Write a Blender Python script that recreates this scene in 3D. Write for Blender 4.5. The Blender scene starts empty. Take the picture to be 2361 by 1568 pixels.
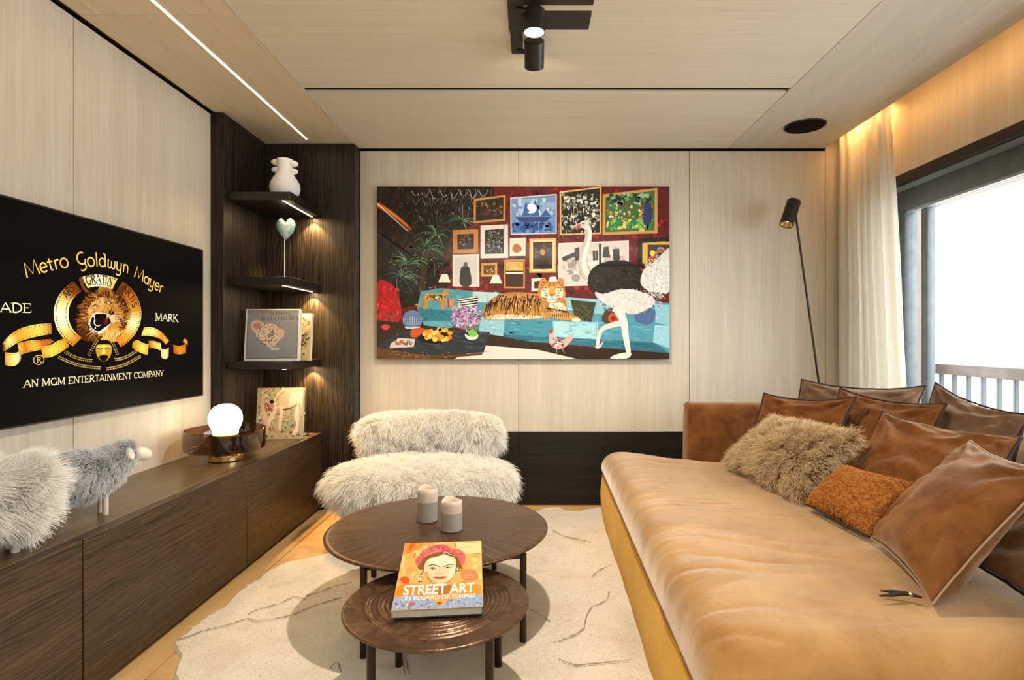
import bpy, bmesh, math, random
import numpy as np
from mathutils import Vector, Matrix, noise

random.seed(7)
np.random.seed(7)
C = bpy.context.scene.collection
S = bpy.context.scene

# ------------------------------------------------------------------ camera, world, exposure, lights
FPX, CX, CY, ZC = 1300.0, 1220.0, 783.0, 1.115     # focal length and vanishing point on a 2361 x 1568 frame
cam_d = bpy.data.cameras.new('camera')
cam_d.sensor_width = 36.0
cam_d.lens = 36.0 * FPX / 2361.0
cam_d.shift_x = -(CX - 1180.5) / 2361.0
cam_d.shift_y = (CY - 784.0) / 2361.0
cam_d.clip_start = 0.02
cam = bpy.data.objects.new('camera', cam_d)
C.objects.link(cam)
cam.location = (0, 0, ZC)
cam.rotation_euler = (math.pi / 2, 0, 0)
S.camera = cam

S.view_settings.view_transform = 'Standard'
S.view_settings.look = 'None'
S.view_settings.gamma = 1.0
S.view_settings.use_curve_mapping = False
S.view_settings.exposure = 0.3
S.cycles.max_bounces = 8
S.cycles.diffuse_bounces = 4
S.cycles.glossy_bounces = 4
S.cycles.transmission_bounces = 6
S.cycles.transparent_max_bounces = 12
S.cycles.adaptive_threshold = 0.025
S.cycles.caustics_reflective = False
S.cycles.caustics_refractive = False
S.cycles.sample_clamp_indirect = 6.0

W = bpy.data.worlds.new('overcast_sky')
S.world = W
W.use_nodes = True
wn = W.node_tree
wn.nodes.clear()
wo = wn.nodes.new('ShaderNodeOutputWorld')
wb = wn.nodes.new('ShaderNodeBackground')
wb.inputs['Color'].default_value = (0.96, 0.98, 1.0, 1)
wb.inputs['Strength'].default_value = 6.5
wn.links.new(wb.outputs[0], wo.inputs[0])


def area(name, loc, size, energy, color, direction=(0, 0, -1), spread=180):
    d = bpy.data.lights.new(name, 'AREA')
    d.shape = 'RECTANGLE'
    d.size, d.size_y = size
    d.energy = energy
    d.color = color
    d.spread = math.radians(spread)
    o = bpy.data.objects.new(name, d)
    C.objects.link(o)
    o.location = loc
    o.rotation_euler = Vector(direction).to_track_quat('-Z', 'Y').to_euler()
    return o


def spot(name, loc, target, energy, color, angle, blend, radius):
    d = bpy.data.lights.new(name, 'SPOT')
    d.energy = energy
    d.color = color
    d.spot_size = math.radians(angle)
    d.spot_blend = blend
    d.shadow_soft_size = radius
    o = bpy.data.objects.new(name, d)
    C.objects.link(o)
    o.location = loc
    o.rotation_euler = (Vector(target) - Vector(loc)).to_track_quat('-Z', 'Y').to_euler()
    return o


WARM = (1.0, 0.84, 0.66)
AMBER = (1.0, 0.50, 0.16)
# added fill light behind the camera, bounced off the ceiling
area('added_fill', (0.2, -0.9, 1.75), (2.8, 1.2), 85, (0.90, 0.98, 1.0), (0, -0.05, 1))
# the spotlights of the fixture in view
spot('spotlight_beam', (0.02, 2.2, 2.305), (0.05, 2.45, 0.0), 118, WARM, 132, 0.7, 0.022)
spot('spotlight_beam', (0.033, 2.47, 2.288), (0.0, 3.77, 1.25), 32, WARM, 105, 0.7, 0.03)
# cove light in the curtain pocket
area('cove_light', (1.999, 1.6, 2.44), (4.2, 0.02), 4.2, AMBER, (1, 0, -0.25), 160)
area('cove_light', (2.09, 3.50, 2.56), (0.10, 0.5), 7, AMBER, (0.1, 0.0, -1), 140)

# linear profile in the left ceiling strip
area('linear_light', (-1.4245, 2.2, 2.388), (0.012, 2.6), 1.6, (1.0, 0.83, 0.62))

# ------------------------------------------------------------------ helpers
BASE = {}


def P(x, y, Y):
    """point at depth Y seen at pixel x, y of the 2361 x 1568 frame"""
    return Vector(((x - CX) / FPX * Y, Y, ZC - (y - CY) / FPX * Y))


def Pz(x, y, z):
    Y = FPX * (ZC - z) / (y - CY)
    return Vector(((x - CX) / FPX * Y, Y, z))


def tag(o, label=None, cat=None, group=None, kind=None):
    if label: o['label'] = label
    if cat: o['category'] = cat
    if group: o['group'] = group
    if kind: o['kind'] = kind
    return o


def thing(name, label, cat, loc, group=None, kind=None):
    o = bpy.data.objects.new(name, None)
    o.empty_display_size = 0.05
    C.objects.link(o)
    o.location = loc
    BASE[o.name] = Vector(loc)
    return tag(o, label, cat, group, kind)


def link(name, data, parent=None, label=None, kind=None):
    o = bpy.data.objects.new(name, data)
    C.objects.link(o)
    if parent is not None:
        o.parent = parent
        BASE[o.name] = BASE[parent.name].copy()
    else:
        BASE[o.name] = Vector((0, 0, 0))
    return tag(o, label, kind=kind)


def mesh(name, verts, faces, mat, parent=None, smooth=False, label=None, kind=None, loc=None):
    """verts are world coordinates"""
    b = BASE[parent.name] if parent is not None else Vector(loc or (0, 0, 0))
    me = bpy.data.meshes.new(name)
    me.from_pydata([tuple(Vector(v) - b) for v in verts], [], [tuple(f) for f in faces])
    if smooth:
        me.polygons.foreach_set('use_smooth', [True] * len(me.polygons))
    me.materials.append(mat)
    me.update()
    o = link(name, me, parent, label, kind)
    if parent is None:
        o.location = b
        BASE[o.name] = b
    return o


def bm_out(bm, name, mat, parent=None, smooth=False, label=None, kind=None, loc=None):
    bmesh.ops.recalc_face_normals(bm, faces=bm.faces)
    b = BASE[parent.name] if parent is not None else Vector(loc or (0, 0, 0))
    bmesh.ops.translate(bm, verts=bm.verts, vec=-b)
    me = bpy.data.meshes.new(name)
    bm.to_mesh(me)
    bm.free()
    if smooth:
        me.polygons.foreach_set('use_smooth', [True] * len(me.polygons))
        me.set_sharp_from_angle(angle=math.radians(40))
    me.materials.append(mat)
    o = link(name, me, parent, label, kind)
    if parent is None:
        o.location = b
        BASE[o.name] = b
    return o


def add_box(bm, x0, x1, y0, y1, z0, z1, bevel=0.0, seg=2, M=None):
    r = bmesh.ops.create_cube(bm, size=1.0)
    vs = r['verts']
    for v in vs:
        v.co = Vector(((x0 + x1) / 2 + v.co.x * (x1 - x0), (y0 + y1) / 2 + v.co.y * (y1 - y0), (z0 + z1) / 2 + v.co.z * (z1 - z0)))
    if bevel > 0:
        es = list({e for v in vs for e in v.link_edges})
        r2 = bmesh.ops.bevel(bm, geom=es, offset=bevel, segments=seg, affect='EDGES', profile=0.5)
        vs = list({v for f in r2['faces'] for v in f.verts} | {v for v in vs if v.is_valid})
    if M is not None:
        for v in vs:
            v.co = M @ v.co
    return vs


def box(name, x0, x1, y0, y1, z0, z1, mat, parent=None, bevel=0.002, seg=2, M=None, **k):
    bm = bmesh.new()
    add_box(bm, x0, x1, y0, y1, z0, z1, bevel, seg, M)
    return bm_out(bm, name, mat, parent, smooth=bevel > 0, **k)


def frame_of(axis):
    a = Vector(axis).normalized()
    t = Vector((0, 0, 1)) if abs(a.z) < 0.9 else Vector((1, 0, 0))
    u = a.cross(t).normalized()
    return u, a.cross(u).normalized(), a


def add_lathe(bm, profile, origin, axis=(0, 0, 1), n=40, fn=None):
    """profile: (radius, height) pairs from bottom to top"""
    u, w, a = frame_of(axis)
    o = Vector(origin)
    rings = []
    for r, h in profile:
        if r < 1e-6:
            rings.append([bm.verts.new(o + a * h)])
        else:
            ring = []
            for i in range(n):
                t = 2 * math.pi * i / n
                rr, hh = fn(r, h, t) if fn else (r, h)
                ring.append(bm.verts.new(o + a * hh + (u * math.cos(t) + w * math.sin(t)) * rr))
            rings.append(ring)
    for A, B in zip(rings, rings[1:]):
        if len(A) == 1 and len(B) == 1:
            continue
        for i in range(n):
            j = (i + 1) % n
            if len(A) == 1: bm.faces.new((A[0], B[j], B[i]))
            elif len(B) == 1: bm.faces.new((A[i], A[j], B[0]))
            else: bm.faces.new((A[i], A[j], B[j], B[i]))


def lathe(name, profile, origin, mat, parent=None, axis=(0, 0, 1), n=40, fn=None, **k):
    bm = bmesh.new()
    add_lathe(bm, profile, origin, axis, n, fn)
    return bm_out(bm, name, mat, parent, smooth=True, **k)


def add_tube(bm, pts, r, n=10, cap=True, closed=False):
    pts = [Vector(p) for p in pts]
    m = len(pts)
    rs = r if isinstance(r, (list, tuple)) else [r] * m
    rings = []
    up = None
    for i, p in enumerate(pts):
        if closed:
            t = (pts[(i + 1) % m] - pts[i - 1]).normalized()
        else:
            t = (pts[min(i + 1, m - 1)] - pts[max(i - 1, 0)]).normalized()
        if up is None:
            u, w, _ = frame_of(t)
        else:
            u = (up - t * up.dot(t)).normalized()
            w = t.cross(u)
        up = u
        rings.append([bm.verts.new(p + (u * math.cos(2 * math.pi * k / n) + w * math.sin(2 * math.pi * k / n)) * rs[i]) for k in range(n)])
    for i in range(m if closed else m - 1):
        A, B = rings[i], rings[(i + 1) % m]
        for k in range(n):
            bm.faces.new((A[k], A[(k + 1) % n], B[(k + 1) % n], B[k]))
    if cap and not closed:
        bm.faces.new(rings[0][::-1])
        bm.faces.new(rings[-1])


def tube(name, pts, r, mat, parent=None, n=10, closed=False, **k):
    bm = bmesh.new()
    add_tube(bm, pts, r, n, True, closed)
    return bm_out(bm, name, mat, parent, smooth=True, **k)


def add_ellipsoid(bm, c, rx, ry, rz, M=None, seg=24, rings=14, power=1.0):
    c = Vector(c)
    r = bmesh.ops.create_uvsphere(bm, u_segments=seg, v_segments=rings, radius=1.0)
    for v in r['verts']:
        p = v.co.copy()
        if power != 1.0:
            p = Vector([math.copysign(abs(q) ** power, q) for q in p])
        p = Vector((p.x * rx, p.y * ry, p.z * rz))
        if M is not None: p = M @ p
        v.co = c + p
    return r['verts']


def hexc(h, a=1.0):
    h = h.lstrip('#')
    v = [int(h[i:i + 2], 16) / 255 for i in (0, 2, 4)]
    return tuple((c / 12.92 if c <= 0.04045 else ((c + 0.055) / 1.055) ** 2.4) for c in v) + (a,)


# ------------------------------------------------------------------ materials
class NT:
    def __init__(s, name):
        s.m = bpy.data.materials.new(name)
        s.m.use_nodes = True
        s.t = s.m.node_tree
        s.t.nodes.clear()
        s.out = s.n('ShaderNodeOutputMaterial')

    def n(s, kind, **k):
        x = s.t.nodes.new(kind)
        for a, b in k.items():
            if a.startswith('i_'):
                x.inputs[a[2:].replace('_', ' ')].default_value = b
            else:
                setattr(x, a, b)
        return x

    def l(s, a, b):
        s.t.links.new(a, b)

    def bsdf(s, color, rough=0.5, metal=0.0, spec=0.5, **k):
        b = s.n('ShaderNodeBsdfPrincipled')
        if color is not None: b.inputs['Base Color'].default_value = color
        b.inputs['Roughness'].default_value = rough
        b.inputs['Metallic'].default_value = metal
        b.inputs['Specular IOR Level'].default_value = spec
        for a, v in k.items():
            b.inputs[a.replace('_', ' ')].default_value = v
        s.l(b.outputs[0], s.out.inputs['Surface'])
        return b

    def coords(s, scale, rot=(0, 0, 0), vary=True):
        tc = s.n('ShaderNodeTexCoord')
        mp = s.n('ShaderNodeMapping')
        mp.inputs['Scale'].default_value = scale
        mp.inputs['Rotation'].default_value = rot
        if vary:
            oi = s.n('ShaderNodeObjectInfo')
            mul = s.n('ShaderNodeMath', operation='MULTIPLY')
            mul.inputs[1].default_value = 7.3
            s.l(oi.outputs['Random'], mul.inputs[0])
            ad = s.n('ShaderNodeVectorMath', operation='ADD')
            s.l(tc.outputs['Object'], ad.inputs[0])
            s.l(mul.outputs[0], ad.inputs[1])
            s.l(ad.outputs[0], mp.inputs['Vector'])
        else:
            s.l(tc.outputs['Object'], mp.inputs['Vector'])
        return mp.outputs[0]

    def noise(s, vec, scale=1.0, detail=4.0, rough=0.55, dist=0.0):
        x = s.n('ShaderNodeTexNoise')
        x.inputs['Scale'].default_value = scale
        x.inputs['Detail'].default_value = detail
        x.inputs['Roughness'].default_value = rough
        x.inputs['Distortion'].default_value = dist
        s.l(vec, x.inputs['Vector'])
        return x.outputs[0]

    def ramp(s, fac, stops):
        r = s.n('ShaderNodeValToRGB')
        e = r.color_ramp.elements
        while len(e) < len(stops): e.new(0.5)
        for el, (p, c) in zip(e, stops):
            el.position = p
            el.color = c
        s.l(fac, r.inputs[0])
        return r.outputs[0]

    def bump(s, h, strength, dist, b):
        x = s.n('ShaderNodeBump')
        x.inputs['Strength'].default_value = strength
        x.inputs['Distance'].default_value = dist
        s.l(h, x.inputs['Height'])
        s.l(x.outputs[0], b.inputs['Normal'])

    def mix(s, fac, a, b):
        x = s.n('ShaderNodeMix', data_type='RGBA')
        for v, i in ((fac, 0), (a, 6), (b, 7)):
            if hasattr(v, 'node'): s.l(v, x.inputs[i])
            else: x.inputs[i].default_value = v
        return x.outputs[2]


def plain(name, color, rough=0.5, metal=0.0, spec=0.5, var=0.0, **k):
    t = NT(name)
    b = t.bsdf(color, rough, metal, spec, **k)
    v = t.noise(t.coords((1, 1, 1)), 18, 3)
    lo = tuple(c * (1 - var) for c in color[:3]) + (1,)
    hi = tuple(min(1, c * (1 + var)) for c in color[:3]) + (1,)
    t.l(t.ramp(v, [(0.3, lo), (0.7, hi)]), b.inputs['Base Color'])
    return t.m


def wood(name, dark, light, grain=(1, 1, 1), scale=1.0, rough=0.5, bump=0.1, contrast=(0.35, 0.65), spec=0.4, knots=0.0, lines=0.0):
    """grain: small number on the axis the grain runs along"""
    t = NT(name)
    b = t.bsdf(None, rough, 0, spec)
    g = tuple(q * scale for q in grain)
    fine = t.noise(t.coords(g), 40, 5, 0.6, 0.2)
    broad = t.noise(t.coords(tuple(q * 0.22 for q in g)), 24, 3, 0.5, 0.9)
    m = t.n('ShaderNodeMath', operation='MULTIPLY_ADD')
    m.inputs[1].default_value = 0.55
    t.l(fine, m.inputs[0])
    m2 = t.n('ShaderNodeMath', operation='MULTIPLY')
    m2.inputs[1].default_value = 0.45
    t.l(broad, m2.inputs[0])
    t.l(m2.outputs[0], m.inputs[2])
    val = m.outputs[0]
    if lines:
        wv = t.n('ShaderNodeTexWave', wave_type='BANDS', bands_direction='Z' if grain[2] > 0.5 else 'X')
        wv.inputs['Scale'].default_value = lines
        wv.inputs['Distortion'].default_value = 14.0
        wv.inputs['Detail'].default_value = 3.0
        wv.inputs['Detail Scale'].default_value = 1.4
        t.l(t.coords(tuple(max(q, 0.10) for q in grain)), wv.inputs['Vector'])
        val = t.n('ShaderNodeMath', operation='MULTIPLY_ADD')
        val.inputs[1].default_value = 0.24
        t.l(wv.outputs['Fac'], val.inputs[0])
        sc = t.n('ShaderNodeMath', operation='MULTIPLY')
        sc.inputs[1].default_value = 0.78
        t.l(m.outputs[0], sc.inputs[0])
        t.l(sc.outputs[0], val.inputs[2])
        val = val.outputs[0]
    col = t.ramp(val, [(contrast[0], dark), (contrast[1], light)])
    if knots:
        k = t.noise(t.coords(tuple(max(q * 0.5, 0.9) for q in grain)), 2.2, 1, 0.4)
        kk = t.ramp(k, [(0.70, (0, 0, 0, 1)), (0.80, (knots, knots, knots, 1))])
        col = t.mix(kk, col, tuple(c * 0.4 for c in dark[:3]) + (1,))
    t.l(col, b.inputs['Base Color'])
    t.bump(val, bump, 0.004, b)
    return t.m


def emit(name, color, strength):
    t = NT(name)
    e = t.n('ShaderNodeEmission')
    e.inputs['Color'].default_value = color
    e.inputs['Strength'].default_value = strength
    t.l(e.outputs[0], t.out.inputs['Surface'])
    return t.m


def velvet(name, dark, light, sheen=0.6, scale=1.0, tint=(1, 0.85, 0.6, 1)):
    t = NT(name)
    b = t.bsdf(None, 0.85, 0, 0.05, Sheen_Weight=sheen, Sheen_Roughness=0.45)
    b.inputs['Sheen Tint'].default_value = tint
    v = t.noise(t.coords((1, 1, 1)), 7 * scale, 6, 0.62, 0.6)
    t.l(t.ramp(v, [(0.32, dark), (0.68, light)]), b.inputs['Base Color'])
    f = t.noise(t.coords((1, 1, 1)), 38, 5, 0.65, 0.5)
    t.bump(f, 0.35, 0.006, b)
    return t.m


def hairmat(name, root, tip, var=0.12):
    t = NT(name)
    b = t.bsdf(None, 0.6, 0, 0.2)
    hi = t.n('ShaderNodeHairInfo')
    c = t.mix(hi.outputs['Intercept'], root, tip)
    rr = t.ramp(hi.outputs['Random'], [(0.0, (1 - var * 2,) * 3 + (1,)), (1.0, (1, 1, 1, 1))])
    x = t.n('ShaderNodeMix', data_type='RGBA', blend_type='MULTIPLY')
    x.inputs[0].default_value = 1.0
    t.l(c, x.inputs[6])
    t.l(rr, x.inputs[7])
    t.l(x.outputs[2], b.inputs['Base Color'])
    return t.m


def printmat(name, emission=0.0, coat=0.0, rough=0.5, attr='ink'):
    t = NT(name)
    a = t.n('ShaderNodeAttribute', attribute_name=attr)
    b = t.bsdf(None, rough, 0, 0.12, Coat_Weight=coat, Coat_Roughness=0.02)
    t.l(a.outputs['Color'], b.inputs['Base Color'])
    if emission:
        t.l(a.outputs['Color'], b.inputs['Emission Color'])
        b.inputs['Emission Strength'].default_value = emission
    return t.m


M = {}
M['veneer_v'] = wood('pale_veneer_vertical', (0.535, 0.480, 0.390, 1), (0.640, 0.590, 0.500, 1), (1, 1, 0.03), 2.2, 0.5, 0.05, (0.36, 0.62))
M['veneer_x'] = wood('pale_veneer_crosswise', (0.665, 0.605, 0.495, 1), (0.75, 0.695, 0.585, 1), (0.03, 1, 1), 2.2, 0.5, 0.05, (0.36, 0.62))
M['veneer_y'] = wood('pale_veneer_lengthwise', (0.65, 0.54, 0.37, 1), (0.75, 0.64, 0.46, 1), (1, 0.03, 1), 2.2, 0.5, 0.05, (0.36, 0.62))
M['veneer_daylit'] = wood('pale_veneer_daylit', (0.575, 0.535, 0.450, 1), (0.66, 0.62, 0.535, 1), (1, 0.03, 1), 2.2, 0.5, 0.05, (0.36, 0.62))  # neutral copy of the lengthwise veneer, window daylight put into its colour
M['dark_v'] = wood('charred_wood_vertical', (0.003, 0.002, 0.0015, 1), (0.032, 0.023, 0.014, 1), (1, 1, 0.035), 1.6, 0.42, 0.5, (0.34, 0.74), 0.32, lines=16)
M['dark_y'] = wood('charred_wood_lengthwise', (0.009, 0.005, 0.0025, 1), (0.085, 0.050, 0.026, 1), (1, 0.04, 1), 1.5, 0.42, 0.6, (0.28, 0.74), 0.5, knots=0.5, lines=26)
M['dark_x'] = wood('charred_wood_crosswise', (0.004, 0.0035, 0.003, 1), (0.022, 0.019, 0.015, 1), (0.04, 1, 1), 1.5, 0.5, 0.5, (0.32, 0.70), 0.25)
M['dark_lamplit'] = wood('charred_wood_lamplit', (0.045, 0.029, 0.014, 1), (0.20, 0.135, 0.068, 1), (1, 0.04, 1), 1.2, 0.33, 0.3, (0.3, 0.72), 0.5)  # lighter copy for the sideboard top, lamp light put into its colour
M['shelf'] = wood('charred_wood_shelf', (0.006, 0.005, 0.004, 1), (0.022, 0.018, 0.013, 1), (0.05, 1, 1), 1.4, 0.4, 0.3, (0.3, 0.7), 0.5)
M['oak'] = wood('oak_floor', (0.55, 0.33, 0.125, 1), (0.76, 0.52, 0.25, 1), (0.05, 1, 1), 1.2, 0.35, 0.06, (0.3, 0.7), 0.5, knots=0.35)
M['oak_y'] = wood('oak_floor_border', (0.52, 0.31, 0.115, 1), (0.72, 0.48, 0.22, 1), (1, 0.05, 1), 1.2, 0.3, 0.06, (0.3, 0.7), 0.5)
M['gap'] = plain('black_shadow_gap', (0.006, 0.005, 0.005, 1), 0.9, spec=0.1)
M['backing'] = plain('brown_joint_backing', (0.16, 0.12, 0.08, 1), 0.8, spec=0.1)
M['black'] = plain('black_metal', (0.022, 0.019, 0.017, 1), 0.42, 0.3, 0.5, 0.2)
M['bronze'] = plain('dark_bronze_metal', (0.035, 0.021, 0.015, 1), 0.38, 0.6, 0.5, 0.25)
M['brass'] = plain('polished_brass', (0.75, 0.55, 0.26, 1), 0.18, 1.0, 0.5, 0.05)
M['steel'] = plain('polished_steel', (0.7, 0.7, 0.7, 1), 0.2, 1.0)
M['frame'] = plain('grey_window_frame', (0.13, 0.155, 0.17, 1), 0.42, 0.2, 0.5, 0.15)
M['baluster'] = plain('grey_powder_coat', (0.07, 0.085, 0.095, 1), 0.5, 0.1, 0.4, 0.1)
M['frame_light'] = plain('pale_grey_window_reveal', (0.34, 0.40, 0.43, 1), 0.4, 0.2, 0.5, 0.1)
M['white'] = plain('matt_white_ceramic', (0.93, 0.91, 0.89, 1), 0.5, var=0.02)
M['paper'] = plain('page_block', (0.72, 0.68, 0.60, 1), 0.8, var=0.12)
M['larch'] = wood('outdoor_larch', (0.085, 0.055, 0.036, 1), (0.16, 0.11, 0.075, 1), (1, 1, 0.06), 1.0, 0.6, 0.1, knots=0.6)
M['larch_y'] = wood('outdoor_larch_rail', (0.05, 0.034, 0.024, 1), (0.095, 0.068, 0.048, 1), (1, 0.06, 1), 1.0, 0.6, 0.1)
M['velvet'] = velvet('ochre_velvet', (0.30, 0.145, 0.038, 1), (0.46, 0.265, 0.092, 1), 0.75, 0.6, (1, 0.97, 0.92, 1))
M['velvet_base'] = velvet('ochre_velvet_base', (0.66, 0.365, 0.055, 1), (0.80, 0.465, 0.090, 1), 0.1, 0.5, (1, 0.85, 0.6, 1))
M['velvet_dark'] = velvet('rust_velvet', (0.105, 0.035, 0.009, 1), (0.215, 0.085, 0.023, 1), 0.35, 1.3, (1, 0.84, 0.66, 1))
M['velvet_grey'] = velvet('taupe_velvet', (0.115, 0.062, 0.034, 1), (0.20, 0.118, 0.070, 1), 0.35, 1.3, (1, 0.92, 0.82, 1))
M['velvet_tan'] = velvet('tan_velvet', (0.26, 0.14, 0.055, 1), (0.40, 0.235, 0.105, 1), 0.5, 1.0, (1, 0.9, 0.76, 1))
M['piping'] = plain('dark_brown_piping', (0.018, 0.011, 0.009, 1), 0.6)
M['piping_light'] = plain('taupe_piping', (0.30, 0.21, 0.15, 1), 0.5)
M['seam'] = plain('red_brown_seam', (0.19, 0.055, 0.016, 1), 0.8)
# ------------------------------------------------------------------ the room shell
H = 2.4
XL, XR, YB, YR = -1.794, 2.2, 3.8, -2.2
G = 0.0015

# floor: sub floor with one object per plank
fl = tag(box('floor', -1.95, 2.42, YR - 0.1, YB + 0.1, -0.12, -0.016, M['gap'], bevel=0), kind='structure')
box('plank', -1.62, -1.264, YR, YB, -0.016, 0.0, M['oak_y'], fl, 0.0012, 1)
pw = 0.236
y = 3.026 - 23 * pw
row = 0
while y < YB:
    y1 = min(y + pw, YB)
    if y1 > YR:
        cuts = [-1.261] + sorted([-1.261 + q for q in ((1.15, 2.75) if row % 2 else (0.55 + (row * 37 % 5) * 0.12, 2.2))]) + [XR]
        for a, b in zip(cuts, cuts[1:]):
            box('plank', a + G / 2, b - G / 2, max(y, YR) + G / 2, y1 - G / 2, -0.016, 0.0, M['oak'], fl, 0.0012, 1)
    y = y1
    row += 1

# left wall: backing slab, veneer panels, charred panel at the shelves
wl = tag(box('wall_left', -1.95, -1.816, YR - 0.1, YB + 0.1, -0.1, 2.6, M['gap'], bevel=0), kind='structure')
ys = [-2.2, -1.66, -0.70, 0.26, 1.22, 2.22, 3.178]
for a, b in zip(ys, ys[1:]):
    box('wall_panel', -1.816, XL, a + G, b - G, 0.0, 2.386, M['veneer_v'], wl, 0.0008, 1)
box('wall_panel', -1.816, -1.724, 3.18, 3.80, 0.507, 2.396, M['dark_v'], wl, 0.0015, 1, label='charred dark timber panel behind the shelves')

# back wall
wbk = tag(box('wall_back', -1.95, 2.42, YB + 0.022, YB + 0.15, -0.1, 2.6, M['gap'], bevel=0), kind='structure')
xs = [-1.139, -0.07, 1.08, 1.998]
for a, b in zip(xs, xs[1:]):
    box('wall_panel', a + G, b - G, YB, YB + 0.022, 0.494, 2.386, M['veneer_v'], wbk, 0.0008, 1)
    box('wall_panel', a + G, b - G, YB + 0.002, YB + 0.022, 0.0, 0.490, M['dark_x'], wbk, 0.0008, 1, label='low dark timber panel')
box('wall_panel', 2.001, 2.2, YB + 0.004, YB + 0.022, 0.0, 2.6, M['veneer_v'], wbk, 0.0008, 1)
box('wall_panel', -1.722, -1.141, 3.69, YB + 0.02, 0.0, 2.396, M['dark_v'], wbk, 0.0015, 1, label='charred dark timber panel behind the shelves')

# rear wall behind the camera
wr = tag(box('wall_rear', -1.95, 2.42, YR - 0.15, YR - 0.022, -0.1, 2.6, M['gap'], bevel=0), kind='structure')
for a, b in zip([-1.79, -0.46, 0.87], [-0.46, 0.87, 2.2]):
    box('wall_panel', a + G, b - G, YR - 0.022, YR, 0.0, 2.386, M['veneer_v'], wr, 0.0008, 1)

# right wall: veneer above the glazing, dark lip, returns either side
wrt = tag(box('wall_right', 2.24, 2.42, YR - 0.1, YB + 0.1, 2.06, 2.72, M['gap'], bevel=0), kind='structure')
yy = [-2.2, 0.4, 1.7, 3.0, 3.8]
box('wall_panel', 2.2, 2.24, YR, YB, 2.092, 2.62, M['veneer_v'], wrt, 0.0008, 1)
box('lip', 2.198, 2.24, 0.2, 3.55, 2.037, 2.092, M['black'], wrt, 0.001, 1, label='dark strip over the glazing')
box('reveal', 2.24, 2.42, 0.2, 3.55, 2.037, 2.058, M['frame_light'], wrt, 0.001, 1, label='pale grey reveal over the glazing')
box('wall_panel', 2.2, 2.42, 3.55, YB, 0.0, 2.092, M['veneer_v'], wrt, 0.0008, 1)
box('wall_panel', 2.2, 2.42, YR, 0.2, 0.0, 2.092, M['veneer_v'], wrt, 0.0008, 1)

# ceiling: backing slab and veneer panels, with pocket for the curtain on the right
cl = tag(box('ceiling', -1.95, 1.978, YR - 0.1, YB + 0.1, 2.4165, 2.62, M['backing'], bevel=0), kind='structure')
LS = -1.4245


def cpanel(x0, x1, y0, y1, m):
    box('ceiling_panel', x0 + 0.001, x1 - 0.001, y0 + 0.001, y1 - 0.001, H, 2.416, M[m], cl, 0.0006, 1)


for a, b in ((YR, -0.57), (-0.57, 2.23), (2.23, YB)):
    cpanel(-1.782, LS - 0.011, a, b if b < YB else 3.62, 'veneer_y')
    cpanel(LS + 0.011, -1.162, a, b if b < YB else 3.62, 'veneer_y')
cpanel(-1.782, -1.162, 3.62, YB - 0.004, 'veneer_y')
for a, b in ((YR, -0.4), (-0.4, 2.88), (2.928, YB - 0.008)):
    cpanel(-1.161, 1.338, a, b, 'veneer_x')
cpanel(1.339, 1.98, YR, 0.6, 'veneer_daylit')
cpanel(1.339, 1.98, 0.6, YB - 0.008, 'veneer_daylit')
box('pocket_top', 1.978, 2.24, YR, YB, 2.60, 2.62, M['veneer_y'], cl, 0.0008, 1, label='top of the curtain pocket')
sl = tag(box('air_slot', -1.16, 1.336, 2.881, 2.927, 2.412, 2.4165, M['gap'], bevel=0),
         'long thin black air slot running across the ceiling', 'air vent')
ledm = emit('warm_white_diffuser', (1.0, 0.86, 0.70, 1), 1.25)
t = thing('linear_light', 'long thin glowing light line recessed in left ceiling strip', 'ceiling light', (LS, 1.0, H))
box('diffuser', LS - 0.0075, LS + 0.0075, YR + 0.2, 3.612, 2.396, 2.404, ledm, t, 0.001, 1)
for q in (-1, 1):
    box('profile_edge', LS + q * 0.009 - 0.0012, LS + q * 0.009 + 0.0012, YR + 0.2, 3.615, 2.398, 2.414, M['white'], t, 0.0003, 1)

# cove light hidden in the pocket
co = thing('cove_strip_light', 'amber glowing strip hidden in the curtain pocket above the window', 'strip light', (1.985, 1.7, 2.43))
box('aluminium_channel', 1.9785, 1.993, -0.5, 3.75, 2.428, 2.450, M['steel'], co, 0.001, 1)

# ceiling speaker
sp = thing('ceiling_speaker', 'round black speaker grille flush in the ceiling near the curtain', 'speaker', (1.657, 3.388, H))
lathe('grille', [(0, -0.006), (0.106, -0.005), (0.112, -0.002), (0.112, 0.0)], (1.657, 3.388, H), M['gap'], sp, n=48)
lathe('rim', [(0.111, -0.007), (0.117, -0.006), (0.118, 0.0)], (1.657, 3.388, H), M['black'], sp, n=48)

# glazing
glass = NT('clear_glass')
lw = glass.n('ShaderNodeLayerWeight')
pwn = glass.n('ShaderNodeMath', operation='POWER')
pwn.inputs[1].default_value = 5.0
fr = glass.n('ShaderNodeMath', operation='MULTIPLY_ADD')
fr.inputs[1].default_value = 0.9
fr.inputs[2].default_value = 0.03
glass.l(lw.outputs['Facing'], pwn.inputs[0])
glass.l(pwn.outputs[0], fr.inputs[0])
tr = glass.n('ShaderNodeBsdfTransparent')
tr.inputs['Color'].default_value = (0.97, 0.985, 0.98, 1)
gl = glass.n('ShaderNodeBsdfGlossy')
gl.inputs['Roughness'].default_value = 0.0
mx = glass.n('ShaderNodeMixShader')
glass.l(fr.outputs[0], mx.inputs[0])
glass.l(tr.outputs[0], mx.inputs[1])
glass.l(gl.outputs[0], mx.inputs[2])
glass.l(mx.outputs[0], glass.out.inputs['Surface'])
M['glass'] = glass.m
w1 = tag(box('window_1', 2.32, 2.40, 0.2, 3.55, 1.915, 2.037, M['frame'], bevel=0.003), kind='structure')
box('jamb', 2.32, 2.40, 3.482, 3.55, 0.0, 1.915, M['frame'], w1, 0.003)
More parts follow.
